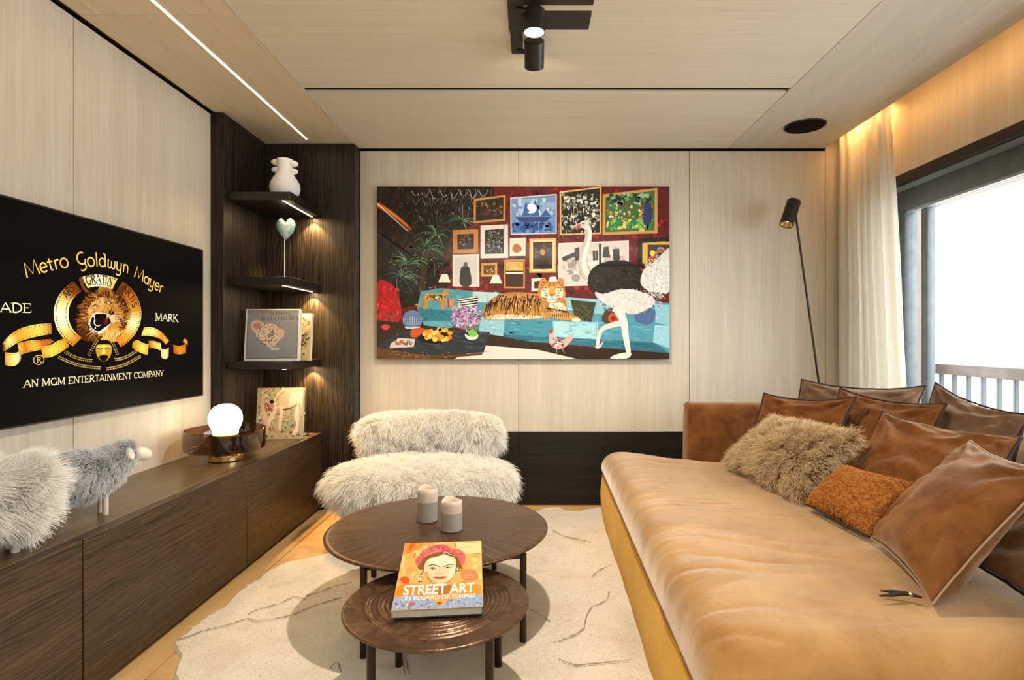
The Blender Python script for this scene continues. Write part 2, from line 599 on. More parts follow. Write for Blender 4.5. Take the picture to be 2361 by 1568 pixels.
box('jamb', 2.32, 2.40, 0.2, 0.27, 0.0, 1.915, M['frame'], w1, 0.003)
box('sill', 2.32, 2.40, 0.27, 3.482, 0.0, 0.07, M['frame'], w1, 0.003)
box('glazing_bead', 2.325, 2.345, 0.27, 3.482, 1.897, 1.915, M['frame_light'], w1, 0.002)
box('stile', 2.345, 2.392, 3.318, 3.374, 0.07, 1.897, M['frame'], w1, 0.003)
box('pane', 2.36, 2.366, 3.374, 3.482, 0.07, 1.897, M['glass'], w1, 0)
box('pane', 2.36, 2.366, 0.27, 3.318, 0.07, 1.897, M['glass'], w1, 0)

# balcony
dk = tag(box('balcony_floor', 2.42, 3.85, -0.5, 6.2, -0.2, -0.10, M['larch_y'], bevel=0.003), kind='structure')
for i in range(10):
    box('deck_board', 2.43 + i * 0.141, 2.43 + i * 0.141 + 0.135, -0.5, 6.2, -0.10, -0.075, M['larch_y'], dk, 0.002, 1)
p1 = thing('timber_post', 'pale timber post just outside the glazing beside the curtain', 'post', (2.64, 3.95, -0.075))
box('shaft', 2.60, 2.69, 3.90, 4.02, -0.075, 2.30, M['larch'], p1, 0.006)
p2 = thing('timber_post', 'pale timber post at the balcony railing under the eave beam', 'post', (3.48, 4.95, -0.075))
box('shaft', 3.432, 3.53, 4.90, 5.0, -0.075, 2.25, M['larch'], p2, 0.006)
be = thing('eave_beam', 'horizontal timber beam above the balcony seen through top of window', 'beam', (3.5, 3.0, 2.25))
box('beam', 3.432, 3.56, -0.4, 6.1, 2.25, 2.40, M['larch_y'], be, 0.008)
rl = thing('balcony_railing', 'timber topped balcony railing with slim grey balusters outside the window', 'railing', (3.6, 3.0, -0.075))
box('handrail', 3.56, 3.68, -0.4, 6.1, 0.815, 0.905, M['larch_y'], rl, 0.01)
box('bottom_rail', 3.59, 3.63, -0.4, 6.1, 0.03, 0.07, M['frame'], rl, 0.004)
y = -0.2
while y < 6.05:
    box('baluster', 3.592, 3.628, y - 0.012, y + 0.012, 0.07, 0.815, M['baluster'], rl, 0.003, 1)
    y += 0.151
for yy in (0.3, 3.0, 5.9):
    box('railing_post', 3.585, 3.635, yy, yy + 0.05, -0.075, 0.82, M['frame'], rl, 0.004, 1)

# curtain in the pocket
NZ, NY = 60, 170
vs, fs = [], []
for k in range(NZ + 1):
    z = 0.015 + (2.585 - 0.015) * k / NZ
    s = 1 - max(0.0, (z - 0.2)) / 2.2
    y0 = 3.26 - 0.18 * max(0, s) ** 0.8
    y1 = 3.775
    for i in range(NY + 1):
        u = i / NY
        yv = y1 + (y0 - y1) * u
        ph = u * 2 * math.pi * 6.5 + 0.5 * math.sin(u * 11) + 0.25 * math.sin(z * 2.1 + u * 5)
        amp = 0.030 * (0.8 + 0.35 * math.sin(u * 9 + 1)) * (0.85 + 0.2 * s)
        xv = 2.075 + amp * math.sin(ph) + 0.006 * noise.noise(Vector((yv * 6, z * 1.5, 3)))
        vs.append((xv, yv + 0.010 * math.sin(2 * ph), z))
for k in range(NZ):
    for i in range(NY):
        a = k * (NY + 1) + i
        fs.append((a, a + 1, a + NY + 2, a + NY + 1))
ct = NT('cream_linen')
d1 = ct.n('ShaderNodeBsdfDiffuse')
d2 = ct.n('ShaderNodeBsdfTranslucent')
mm = ct.n('ShaderNodeMixShader')
mm.inputs[0].default_value = 0.55
wv = ct.noise(ct.coords((60, 60, 240)), 1.0, 2)
cc = ct.ramp(wv, [(0.3, (0.88, 0.85, 0.78, 1)), (0.7, (0.96, 0.94, 0.89, 1))])
ct.l(cc, d1.inputs['Color'])
ct.l(cc, d2.inputs['Color'])
ct.l(d1.outputs[0], mm.inputs[1])
ct.l(d2.outputs[0], mm.inputs[2])
ct.l(mm.outputs[0], ct.out.inputs['Surface'])
cu = thing('curtain', 'floor length cream linen curtain gathered in the corner by the window', 'curtain', (2.07, 3.5, 0.0))
cloth = mesh('cloth', vs, fs, ct.m, cu, True)
so = cloth.modifiers.new('thickness', 'SOLIDIFY')
so.thickness = 0.0015
box('track', 2.05, 2.10, 2.9, 3.79, 2.585, 2.60, M['white'], cu, 0.002, 1)

# ------------------------------------------------------------------ long low sideboard
sb = thing('sideboard', 'long low dark brushed wood sideboard along the left wall', 'sideboard', (-1.58, 1.7, 0.0))
box('carcass', -1.793, -1.406, -0.28, 3.688, 0.022, 0.505, M['dark_lamplit'], sb, 0.0015, 1)
box('plinth', -1.793, -1.42, -0.27, 3.688, 0.0, 0.022, M['gap'], sb, 0)
ds = [-0.28, 0.72, 1.72, 2.72, 3.688]
for a, b in zip(ds, ds[1:]):
    box('door', -1.404, -1.36, a + 0.0022, b - 0.0022, 0.022, 0.505, M['dark_y'], sb, 0.0015, 1)
# ------------------------------------------------------------------ flat print: layered ink shapes on a surface
def sRGB(c):
    return hexc(c) if isinstance(c, str) else c


class Print:
    """ink shapes; f maps drawing coordinates to metres on the printed plane"""

    def __init__(s, f=lambda x, y: (x, y), step=6e-6):
        s.f, s.v, s.fa, s.co, s.z, s.step = f, [], [], [], 0.0, step
        s.z0, s.k, s.clip = 0.0, 0, None

    def flat(s, on=True):
        # a batch of small strokes cycles through a few ink levels
        if s.step == 0.0: s.z = s.z0 + 19 * 6e-6
        s.z += 6e-6
        s.z0, s.k = s.z, 0
        s.step = 0.0 if on else 6e-6

    def up(s):
        if s.step:
            s.z += s.step
        else:
            s.k = (s.k + 7) % 18
            s.z = s.z0 + s.k * 6e-6

    def poly(s, pts, col, cols=None, raw=False):
        s.up()
        i0 = len(s.v)
        for p in pts:
            a, b = (p[0], p[1]) if raw else s.f(p[0], p[1])
            s.v.append((a, b, s.z))
        s.fa.append(list(range(i0, i0 + len(pts))))
        if cols: s.co += [sRGB(c) for c in cols]
        else: s.co += [sRGB(col)] * len(pts)

    def rect(s, x0, y0, x1, y1, col):
        s.poly([(x0, y0), (x1, y0), (x1, y1), (x0, y1)], col)

    def ell(s, cx, cy, rx, ry, col, rot=0, n=22, wob=0.0):
        c, t = math.cos(rot), math.sin(rot)
        pts = []
        for i in range(n):
            q = 2 * math.pi * i / n
            w = 1 + random.uniform(-wob, wob)
            x, y = rx * w * math.cos(q), ry * w * math.sin(q)
            pts.append((cx + x * c - y * t, cy + x * t + y * c))
        s.poly(pts, col)

    def stroke(s, pts, w0, col, w1=None, raw=False):
        w1 = w0 if w1 is None else w1
        n = len(pts)
        L, R = [], []
        for i, p in enumerate(pts):
            a, b = pts[max(i - 1, 0)], pts[min(i + 1, n - 1)]
            dx, dy = b[0] - a[0], b[1] - a[1]
            d = math.hypot(dx, dy) or 1
            w = (w0 + (w1 - w0) * i / max(n - 1, 1)) / 2
            L.append((p[0] - dy / d * w, p[1] + dx / d * w))
            R.append((p[0] + dy / d * w, p[1] - dx / d * w))
        s.up()
        c = sRGB(col)
        for i in range(n - 1):
            i0 = len(s.v)
            for p in (L[i], L[i + 1], R[i + 1], R[i]):
                a, b = p if raw else s.f(*p)
                s.v.append((a, b, s.z))
                s.co.append(c)
            s.fa.append([i0, i0 + 1, i0 + 2, i0 + 3])

    def curve(s, pts, w0, col, w1=None, k=6, raw=False):
        s.stroke(smooth_line(pts, k), w0, col, w1, raw)

    def blob(s, pts, col, k=4):
        s.poly(smooth_line(pts, k, True), col)

    def spray(s, x0, y0, x1, y1, n, cols, ln=(4, 14), w=(1, 3), ang=(0, 6.28), mask=None):
        for _ in range(n):
            x, y = random.uniform(x0, x1), random.uniform(y0, y1)
            if mask and not mask(x, y): continue
            a, l = random.uniform(*ang), random.uniform(*ln)
            s.stroke([(x, y), (x + l * math.cos(a), y + l * math.sin(a))], random.uniform(*w), random.choice(cols), 0.5)

    def build(s, name, o, ax, ay, mat, parent):
        o, ax, ay = Vector(o), Vector(ax).normalized(), Vector(ay).normalized()
        an = ax.cross(ay)
        if s.clip:
            x0, x1, y0, y1 = s.clip
            s.v = [(min(max(a, x0), x1), min(max(b, y0), y1), z) for a, b, z in s.v]
        vs = [o + ax * a + ay * b + an * z for a, b, z in s.v]
        ob = mesh(name, vs, s.fa, mat, parent)
        ca = ob.data.color_attributes.new('ink', 'FLOAT_COLOR', 'POINT')
        ca.data.foreach_set('color', [q for c in s.co for q in c])
        return ob


def smooth_line(pts, k=6, closed=False):
    n = len(pts)
    out = []
    for i in range(n if closed else n - 1):
        g = lambda j: pts[j % n] if closed else pts[min(max(j, 0), n - 1)]
        p0, p1, p2, p3 = g(i - 1), g(i), g(i + 1), g(i + 2)
        for q in range(k):
            t = q / k
            out.append(tuple(0.5 * (2 * p1[m] + (p2[m] - p0[m]) * t + (2 * p0[m] - 5 * p1[m] + 4 * p2[m] - p3[m]) * t * t
                                    + (3 * p1[m] - p0[m] - 3 * p2[m] + p3[m]) * t ** 3) for m in (0, 1)))
    if not closed: out.append(tuple(pts[-1]))
    return out


def homography(src, dst):
    A, B = [], []
    for (x, y), (u, v) in zip(src, dst):
        A += [[x, y, 1, 0, 0, 0, -u * x, -u * y], [0, 0, 0, x, y, 1, -v * x, -v * y]]
        B += [u, v]
    h = np.linalg.solve(np.array(A, float), np.array(B, float))

    def f(x, y):
        d = h[6] * x + h[7] * y + 1
        return ((h[0] * x + h[1] * y + h[2]) / d, (h[3] * x + h[4] * y + h[5]) / d)
    return f


def arc(cx, cy, rx, ry, a0, a1, n=10):
    return [(cx + rx * math.cos(math.radians(a0 + (a1 - a0) * i / n)), cy + ry * math.sin(math.radians(a0 + (a1 - a0) * i / n))) for i in range(n + 1)]


# roman capitals: (points, heavy stroke?) on a unit-high grid, plus serif centres and advance
T, F_ = True, False
SERIF = {
    'A': ([([(0.02, 0), (0.36, 1)], F_), ([(0.36, 1), (0.72, 0)], T), ([(0.14, 0.34), (0.58, 0.34)], F_)], [(0.02, 0), (0.72, 0)], 0.76),
    'C': ([(arc(0.42, 0.5, 0.34, 0.48, 55, 305, 16), T), ([(0.62, 0.98), (0.63, 0.72)], F_)], [], 0.72),
    'D': ([([(0.12, 0), (0.12, 1)], T), ([(0.12, 0.98)] + arc(0.26, 0.5, 0.42, 0.48, 90, -90, 12) + [(0.12, 0.02)], T)], [(0.1, 0), (0.1, 1)], 0.76),
    'E': ([([(0.12, 0), (0.12, 1)], T), ([(0.12, 0.97), (0.56, 0.97), (0.57, 0.78)], F_), ([(0.12, 0.52), (0.44, 0.52)], F_), ([(0.12, 0.03), (0.58, 0.03), (0.60, 0.24)], F_)], [(0.1, 0), (0.1, 1)], 0.64),
    'G': ([(arc(0.42, 0.5, 0.34, 0.48, 50, 320, 16), T), ([(0.68, 0.42), (0.68, 0.05)], T), ([(0.63, 0.95), (0.64, 0.74)], F_)], [(0.66, 0.42)], 0.80),
    'I': ([([(0.15, 0), (0.15, 1)], T)], [(0.15, 0), (0.15, 1)], 0.32),
    'K': ([([(0.12, 0), (0.12, 1)], T), ([(0.14, 0.45), (0.58, 1)], F_), ([(0.26, 0.58), (0.68, 0)], T)], [(0.12, 0), (0.12, 1), (0.58, 1), (0.68, 0)], 0.72),
    'M': ([([(0.10, 0), (0.14, 1)], F_), ([(0.14, 1), (0.46, 0.06)], T), ([(0.46, 0.06), (0.78, 1)], F_), ([(0.78, 1), (0.82, 0)], T)], [(0.10, 0), (0.82, 0), (0.12, 1), (0.80, 1)], 0.94),
    'N': ([([(0.12, 0), (0.12, 1)], F_), ([(0.12, 1), (0.66, 0)], T), ([(0.66, 0), (0.66, 1)], F_)], [(0.12, 0), (0.10, 1), (0.66, 1)], 0.78),
    'O': ([(arc(0.42, 0.5, 0.36, 0.48, 0, 360, 22), T)], [], 0.84),
    'P': ([([(0.12, 0), (0.12, 1)], T), ([(0.12, 0.98), (0.26, 0.98)] + arc(0.28, 0.74, 0.26, 0.24, 90, -90, 8) + [(0.12, 0.50)], T)], [(0.12, 0), (0.1, 1)], 0.60),
    'R': ([([(0.12, 0), (0.12, 1)], T), ([(0.12, 0.98), (0.26, 0.98)] + arc(0.28, 0.75, 0.25, 0.23, 90, -90, 8) + [(0.12, 0.52)], T), ([(0.30, 0.52), (0.66, 0)], T)], [(0.12, 0), (0.1, 1), (0.66, 0)], 0.70),
    'S': ([(arc(0.29, 0.74, 0.20, 0.23, 30, 270, 10) + arc(0.29, 0.27, 0.22, 0.24, 90, -150, 10), T)], [], 0.56),
    'T': ([([(0.32, 0), (0.32, 1)], T), ([(0.02, 0.80), (0.04, 0.97), (0.60, 0.97), (0.62, 0.80)], F_)], [(0.32, 0)], 0.64),
    'Y': ([([(0.34, 0), (0.34, 0.46)], T), ([(0.34, 0.46), (0.04, 1)], T), ([(0.34, 0.46), (0.64, 1)], F_)], [(0.34, 0), (0.04, 1), (0.64, 1)], 0.66),
    ' ': ([], [], 0.36),
}
# rounded display letters, single weight
DECO = {
    'M': ([[(0.0, 0.0), (0.12, 1.0), (0.46, 0.15), (0.80, 1.0), (0.92, 0.0)]], 1.02),
    'G': ([arc(0.40, 0.60, 0.38, 0.42, 65, 290, 16), [(0.53, 0.2), (0.66, 0.32), (0.70, 0.55)], arc(0.40, 0.0, 0.32, 0.30, 65, -120, 10)], 0.84),
    'e': ([[(0.06, 0.34), (0.50, 0.36)] + arc(0.28, 0.34, 0.24, 0.32, 5, 315, 16)], 0.60),
    't': ([[(0.18, 0.86), (0.18, 0.12)] + arc(0.30, 0.14, 0.12, 0.12, 180, 280, 5), [(0.0, 0.62), (0.40, 0.62)]], 0.46),
    'r': ([[(0.10, 0.0), (0.10, 0.66)], [(0.10, 0.42)] + arc(0.30, 0.42, 0.2, 0.22, 150, 60, 6)], 0.44),
    'o': ([arc(0.32, 0.33, 0.29, 0.33, 0, 360, 22)], 0.72),
    'l': ([[(0.10, 0.0), (0.10, 1.06)]], 0.28),
    'd': ([arc(0.30, 0.33, 0.27, 0.32, 0, 360, 20), [(0.57, 0.0), (0.57, 1.0), (0.40, 1.02)]], 0.74),
    'w': ([[(0.06, 0.66)] + arc(0.22, 0.18, 0.16, 0.18, 180, 360, 8) + [(0.38, 0.6)], [(0.38, 0.3)] + arc(0.54, 0.18, 0.16, 0.18, 180, 360, 8) + [(0.70, 0.66)]], 0.82),
    'y': ([[(0.06, 0.66)] + arc(0.26, 0.20, 0.20, 0.20, 180, 340, 8), [(0.48, 0.66), (0.48, -0.15)] + arc(0.22, -0.15, 0.26, 0.24, 0, -140, 8)], 0.64),
    'n': ([[(0.10, 0.0), (0.10, 0.66)], [(0.10, 0.40)] + arc(0.30, 0.42, 0.20, 0.24, 165, 0, 8) + [(0.50, 0.0)]], 0.64),
    'a': ([arc(0.28, 0.30, 0.24, 0.30, 0, 360, 18), [(0.52, 0.62), (0.52, 0.0)]], 0.64),
    ' ': ([], 0.62),
}


def along(base, d):
    for a, b in zip(base, base[1:]):
        l = math.hypot(b[0] - a[0], b[1] - a[1])
        if d <= l or (a, b) == (base[-2], base[-1]):
            t = d / l
            return (a[0] + (b[0] - a[0]) * t, a[1] + (b[1] - a[1]) * t), ((b[0] - a[0]) / l, (b[1] - a[1]) / l)
        d -= l


def letter(pr, text, base, h, col, glyphs=SERIF, thick=0.165, thin=0.10, h1=None, flip=1):
    """text set along a baseline given in plane metres, stretched to its length"""
    adv = [glyphs[c][-1] for c in text]
    total = sum(adv)
    length = sum(math.hypot(b[0] - a[0], b[1] - a[1]) for a, b in zip(base, base[1:]))
    k = length / total
    x = 0.0
    pr.flat()
    for c, ad in zip(text, adv):
        hh = h if h1 is None else h + (h1 - h) * (x / total)
        (ox, oy), (tx, ty) = along(base, (x + ad / 2) * k)
        nx, ny = -ty * flip, tx * flip

        def put(p):
            u, v = (p[0] - ad / 2) * k, p[1] * hh
            return (ox + tx * u + nx * v, oy + ty * u + ny * v)
        if glyphs is SERIF:
            for pts, heavy in glyphs[c][0]:
                pr.stroke([put(p) for p in pts], (thick if heavy else thin) * hh, col, raw=True)
            for q in glyphs[c][1]:
                yq = 0.025 if q[1] < 0.5 else 0.975
                pr.stroke([put((q[0] - 0.13, yq)), put((q[0] + 0.13, yq))], 0.06 * hh, col, raw=True)
        else:
            for pts in glyphs[c][0]:
                pr.stroke([put(p) for p in pts], thick * hh, col, raw=True)
        x += ad
    pr.flat(False)


def block_text(pr, text, x0, x1, y0, h, col, bold=0.0, slant=0.0):
    """built-in sans lettering between x0 and x1 on baseline y0, in plane metres"""
    cu = bpy.data.curves.new('lettering', 'FONT')
    cu.body = text
    cu.size = 1.0
    cu.offset = bold
    cu.resolution_u = 3
    ob = bpy.data.objects.new('lettering', cu)
    C.objects.link(ob)
    bpy.context.view_layer.update()
    me = ob.evaluated_get(bpy.context.evaluated_depsgraph_get()).to_mesh()
    vs = [(v.co.x, v.co.y) for v in me.vertices]
    fs = [list(p.vertices) for p in me.polygons]
    ob.to_mesh_clear()
    bpy.data.objects.remove(ob)
    bpy.data.curves.remove(cu)
    ax, bx = min(v[0] for v in vs), max(v[0] for v in vs)
    ay, by = min(v[1] for v in vs), max(v[1] for v in vs)
    pr.up()
    i0 = len(pr.v)
    for x, y in vs:
        v = y0 + (y - ay) / (by - ay) * h
        pr.v.append((x0 + (x - ax) / (bx - ax) * (x1 - x0) + slant * (v - y0), v, pr.z))
        pr.co.append(sRGB(col))
    pr.fa += [[i0 + q for q in f] for f in fs]


# ------------------------------------------------------------------ television with the title card
TVX = -1.755
def tvmap(cx, cy):
    x, y = cx / 4.3553, 560 + cy / 4.3553
    Y = FPX * TVX / (x - CX)
    return (Y, ZC - (y - CY) / FPX * Y)


tv = thing('television', 'large black wall television showing a golden film company title card', 'television', (-1.775, 2.317, 1.205))
TY0, TY1, TZ0, TZ1 = 1.600, 3.034, 0.814, 1.598
box('housing', -1.782, TVX - 0.0015, TY0, TY1, TZ0, TZ1, M['black'], tv, 0.002)
box('wall_bracket', -1.7935, -1.782, 2.0, 2.65, 1.0, 1.4, M['black'], tv, 0.001)
bz = 0.006
bm = bmesh.new()
add_box(bm, TVX - 0.0015, TVX + 0.0012, TY0, TY1, TZ1 - bz, TZ1, 0.0005, 1)
add_box(bm, TVX - 0.0015, TVX + 0.0012, TY0, TY1, TZ0, TZ0 + bz, 0.0005, 1)
add_box(bm, TVX - 0.0015, TVX + 0.0012, TY0, TY0 + bz, TZ0 + bz, TZ1 - bz, 0.0005, 1)
add_box(bm, TVX - 0.0015, TVX + 0.0012, TY1 - bz, TY1, TZ0 + bz, TZ1 - bz, 0.0005, 1)
bm_out(bm, 'bezel', M['black'], tv)
pr = Print(tvmap)
pr.poly([(TY0 + bz, TZ0 + bz), (TY1 - bz, TZ0 + bz), (TY1 - bz, TZ1 - bz), (TY0 + bz, TZ1 - bz)], '#020203', raw=True)
GOLD, PALE, DEEP, AMB = '#e8a830', '#f6e9a8', '#8a3f0a', '#d9851c'


def rng(cx, cy, rx, ry, a): return (cx + rx * math.cos(math.radians(a)), cy + ry * math.sin(math.radians(a)))


# film ring behind the lion, split in shaded segments
def ring_seg(a0, a1, cols, n=14):
    for i in range(n):
        t0, t1 = a0 + (a1 - a0) * i / n, a0 + (a1 - a0) * (i + 1) / n
        f = i / n * (len(cols) - 1)
        k = int(f)
        c0, c1 = hexc(cols[k]), hexc(cols[min(k + 1, len(cols) - 1)])
        c = tuple(a + (b - a) * (f - k) for a, b in zip(c0, c1))
        pr.poly([rng(978, 712, 440, 394, t0), rng(978, 712, 440, 394, t1), rng(988, 718, 304, 282, t1), rng(988, 718, 304, 282, t0)], c)


# lion's head
pr.blob([(800, 720), (770, 850), (800, 960), (900, 990), (1050, 985), (1200, 990), (1285, 860), (1290, 700), (1230, 560), (1120, 470), (1010, 450), (890, 560)], '#4a2208')
pr.flat()
for _ in range(240):
    a = random.uniform(0, 360)
    x, y = rng(1040, 740, 195, 215, a)
    ox, oy = rng(1040, 740, random.uniform(225, 275), random.uniform(235, 280), a + random.uniform(-10, 10))
    if oy < 985 and 785 < ox < 1300:
        pr.stroke([(x, y), (ox, oy)], 9, random.choice(['#6b330c', '#3a1a06', '#8a4a14', '#a8641f', '#5a2a0a']), 2)
pr.flat(False)
pr.blob([(985, 520), (1010, 450), (1090, 440), (1130, 500), (1080, 540)], '#a0641f')
pr.curve([(1000, 510), (990, 470), (1020, 440), (1060, 450)], 10, '#d9b070', 3)
pr.blob([(870, 640), (900, 560), (990, 520), (1100, 530), (1190, 570), (1240, 660), (1240, 780), (1200, 900), (1090, 950), (980, 930), (890, 880), (850, 760)], '#c98a35')
pr.blob([(880, 650), (930, 560), (1030, 545), (1060, 600), (1000, 690), (900, 720)], '#e0ab5c')
pr.blob([(1060, 560), (1180, 580), (1225, 680), (1130, 680)], '#b5752a')
pr.flat()
for _ in range(300):
    x, y = random.uniform(860, 1240), random.uniform(540, 940)
    if ((x - 1050) / 190) ** 2 + ((y - 740) / 205) ** 2 < 1:
        a = math.atan2(y - 690, x - 1120) + random.uniform(-0.4, 0.4)
        pr.stroke([(x, y), (x + 26 * math.cos(a), y + 26 * math.sin(a))], 6, random.choice(['#d8a455', '#a8691f', '#c98a35', '#b87828', '#8a5016', '#6a3c10']), 1)
pr.flat(False)
pr.blob([(880, 830), (930, 720), (1010, 700), (1090, 720), (1115, 780), (1060, 880), (980, 915), (900, 890)], '#f2e4cc')
pr.blob([(905, 800), (945, 725), (1030, 708), (1105, 740), (1110, 800), (1050, 850), (985, 890), (925, 855)], '#0a0403')
pr.curve([(950, 770), (950, 815), (985, 835), (1015, 820)], 16, '#e8d2c0', 5)
pr.blob([(1040, 780), (1075, 755), (1085, 800), (1050, 820)], '#5a1a10')
pr.blob([(890, 850), (940, 880), (990, 905), (960, 918), (905, 895)], '#ffffff')
pr.blob([(1090, 735), (1112, 700), (1150, 705), (1180, 740), (1165, 790), (1130, 810), (1105, 775)], '#d9b678')
pr.blob([(1090, 690), (1118, 672), (1150, 690), (1140, 716), (1105, 722)], '#1c0d06')
for q in range(5):
    pr.curve([(1150, 735 + q * 14), (1200, 728 + q * 17), (1245, 735 + q * 20)], 3, '#f0dcb0', 1)
    pr.curve([(1150, 742 + q * 14), (1195, 738 + q * 16), (1235, 748 + q * 18)], 4, '#5a3210', 1)
pr.curve([(1105, 720), (1125, 690), (1120, 660)], 12, '#2a1206', 4)
pr.curve([(1120, 712), (1170, 722), (1225, 715)], 7, '#2a1206', 3)
pr.curve([(1040, 580), (1080, 565), (1115, 600), (1130, 625)], 10, '#2a1206', 4)
pr.ell(1085, 592, 26, 13, '#f3ddb4', 0.6)
pr.curve([(1060, 585), (1090, 600), (1110, 610)], 6, '#1a0a03', 3)
pr.blob([(1250, 720), (1300, 700), (1310, 760), (1260, 800)], '#a8691f')
pr.curve([(1255, 790), (1300, 770), (1310, 730)], 9, '#f0d49a', 4)
pr.blob([(1010, 950), (1070, 880), (1150, 860), (1230, 880), (1200, 980), (1040, 985)], '#dc9d3a')
pr.flat()
for _ in range(90):
    x, y = random.uniform(1020, 1210), random.uniform(870, 960)
    pr.stroke([(x, y), (x + random.uniform(-14, 8), y + 34)], 6, random.choice(['#f3c56a', '#b5752a', '#fbe0a0']), 1)
pr.flat()
pr.flat()
for _ in range(420):     # mane falling over the edge of the face and up to the ring
    a = random.uniform(95, 400)
    k = random.uniform(0.80, 1.0)
    x, y = rng(1045, 735, 205 * k, 225 * k, a)
    ox, oy = rng(1030, 740, random.uniform(215, 290), random.uniform(230, 290), a + random.uniform(-14, 14))
    if oy < 985 and (ox - 988) ** 2 / 300 ** 2 + (oy - 718) ** 2 / 278 ** 2 < 1:
        pr.curve([(x, y), ((x + ox) / 2 + random.uniform(-12, 12), (y + oy) / 2), (ox, oy)], 10, random.choice(['#6b330c', '#3a1a06', '#8a4a14', '#a8641f', '#4a2208', '#c28034', '#2a1204']), 2, 3)
for _ in range(130):
    x, y = random.uniform(880, 1230), random.uniform(545, 690)
    if ((x - 1050) / 180) ** 2 + ((y - 740) / 200) ** 2 < 1:
        pr.stroke([(x, y), (x - (x - 1120) * 0.10, y + 24)], 8, random.choice(['#a8691f', '#e0ab5c', '#7a4412', '#c98a35']), 1)
pr.flat(False)
pr.curve([(1045, 600), (1080, 584), (1118, 612)], 12, '#1a0a03', 4)
pr.curve([(925, 640), (960, 622), (1000, 640)], 10, '#2a1206', 4)
pr.poly([(935, 735), (952, 728), (948, 768)], '#f2e6cc')
pr.poly([(1070, 722), (1088, 730), (1072, 762)], '#f2e6cc')
pr.poly([(945, 858), (962, 868), (958, 836)], '#f2e6cc')
pr.flat()
ring_seg(124, 236, ['#c8761c', '#f2c14a', '#f8efb4', '#f8f0c0', '#e8cf70', '#9a4a10', '#5a2a08'], 22)
ring_seg(305, 418, ['#7a3a0c', '#b5651a', '#c98a2a', '#f6e7a0', '#e8a030', '#d9701a'], 20)
ring_seg(249, 297, ['#f0dc90', '#fbf3c8', '#f3e4a0', '#e2a83a'], 12)
pr.flat()
for a0, a1 in ((128, 234), (252, 295), (306, 416)):
    a = a0
    while a < a1:
        for rx, ry in ((424, 380), (322, 298)):
            pr.stroke([rng(981, 713, rx, ry, a), rng(981, 713, rx, ry, a + 1.5)], 11, '#1c0d04')
        a += 3.4
pr.flat(False)
pr.blob([(790, 360), (830, 350), (850, 440), (890, 490), (860, 505), (815, 440)], '#6b3a12')
pr.blob([(1170, 480), (1220, 430), (1260, 440), (1220, 530), (1180, 520)], '#5a2a0a')
letter(pr, 'ARS', [tvmap(*rng(985, 716, 350, 325, a)) for a in (207, 214, 221, 228)], 0.032, '#3a2008')
letter(pr, 'GRATIA', [tvmap(*rng(985, 716, 340, 312, a)) for a in (250, 257, 264, 271, 278, 285, 293)], 0.036, '#4a3510')
letter(pr, 'ARTIS', [tvmap(*rng(985, 716, 350, 325, a)) for a in (312, 319, 326, 333, 340, 349)], 0.034, '#4a2008')


# ribbons of film: outline, shade bands and sprocket holes
def film(top, bot, cols):
    a, b = smooth_line(top, 8), smooth_line(bot, 8)
    n = min(len(a), len(b))
    pr.flat()
    for i in range(n - 1):
        f = i / (n - 1) * (len(cols) - 1)
        k = int(f)
        c0, c1 = hexc(cols[k]), hexc(cols[min(k + 1, len(cols) - 1)])
        pr.poly([a[i], a[i + 1], b[i + 1], b[i]], tuple(p + (q - p) * (f - k) for p, q in zip(c0, c1)))
    pr.flat()
    for i in range(0, n - 1, 2):
        for t in (0.12, 0.88):
            p = tuple(a[i][m] + (b[i][m] - a[i][m]) * t for m in (0, 1))
            q = tuple(a[i + 1][m] + (b[i + 1][m] - a[i + 1][m]) * t for m in (0, 1))
            pr.stroke([p, ((p[0] + q[0]) / 2, (p[1] + q[1]) / 2)], 9, '#241204')
    pr.flat(False)


film([(505, 965), (380, 975), (270, 985), (170, 1010)], [(540, 990), (420, 1065), (300, 1095), (195, 1125)], ['#b5551a', '#c86a1c', '#f2b840', '#c9781c', '#f0c050'])
film([(510, 806), (350, 820), (200, 860), (90, 930), (20, 1010)], [(515, 915), (370, 940), (240, 975), (150, 1015), (40, 1090)], ['#b56a1a', '#f6cf58', '#f0b038', '#e09a28', '#f8dc80', '#8a4010'])
film([(20, 1020), (20, 1080), (60, 1100)], [(35, 1020), (40, 1080), (60, 1200)], ['#5a2a0a', '#7a3a0c', '#8a4a10'])
film([(45, 1100), (100, 1105), (160, 1102), (205, 1075)], [(45, 1225), (100, 1240), (160, 1225), (205, 1170)], ['#d98a20', '#f6d060', '#fbe9a0', '#a85814'])
film([(400, 1040), (500, 1025), (570, 985), (640, 960)], [(425, 1155), (510, 1145), (610, 1095), (690, 1035)], ['#d99020', '#f6d050', '#f0b838', '#c8781c'])
film([(1325, 1000), (1370, 975), (1430, 1005), (1490, 1020)], [(1320, 1050), (1370, 1085), (1420, 1110), (1475, 1125)], ['#c8701a', '#f0b030', '#f8d860', '#e0a028'])
film([(1480, 985), (1540, 985), (1610, 1010)], [(1495, 1055), (1550, 1060), (1615, 1085)], ['#a85814', '#f0c050', '#f8e090'])
film([(1440, 848), (1530, 850), (1620, 900), (1690, 985)], [(1412, 930), (1510, 935), (1600, 965), (1660, 1020)], ['#f6d050', '#f8e080', '#d98a20', '#f0b840'])
film([(1610, 1060), (1650, 1070), (1690, 1050)], [(1612, 1150), (1650, 1168), (1685, 1150)], ['#f0c050', '#fbf0b0', '#c8781c'])
film([(1730, 1020), (1790, 1035), (1860, 1015)], [(1735, 1110), (1800, 1120), (1860, 1105)], ['#a8480f', '#e08a20', '#b5601a'])
film([(1830, 975), (1850, 962), (1880, 985)], [(1832, 1000), (1850, 1010), (1878, 1030)], ['#b5601a', '#e0a040', '#8a4010'])
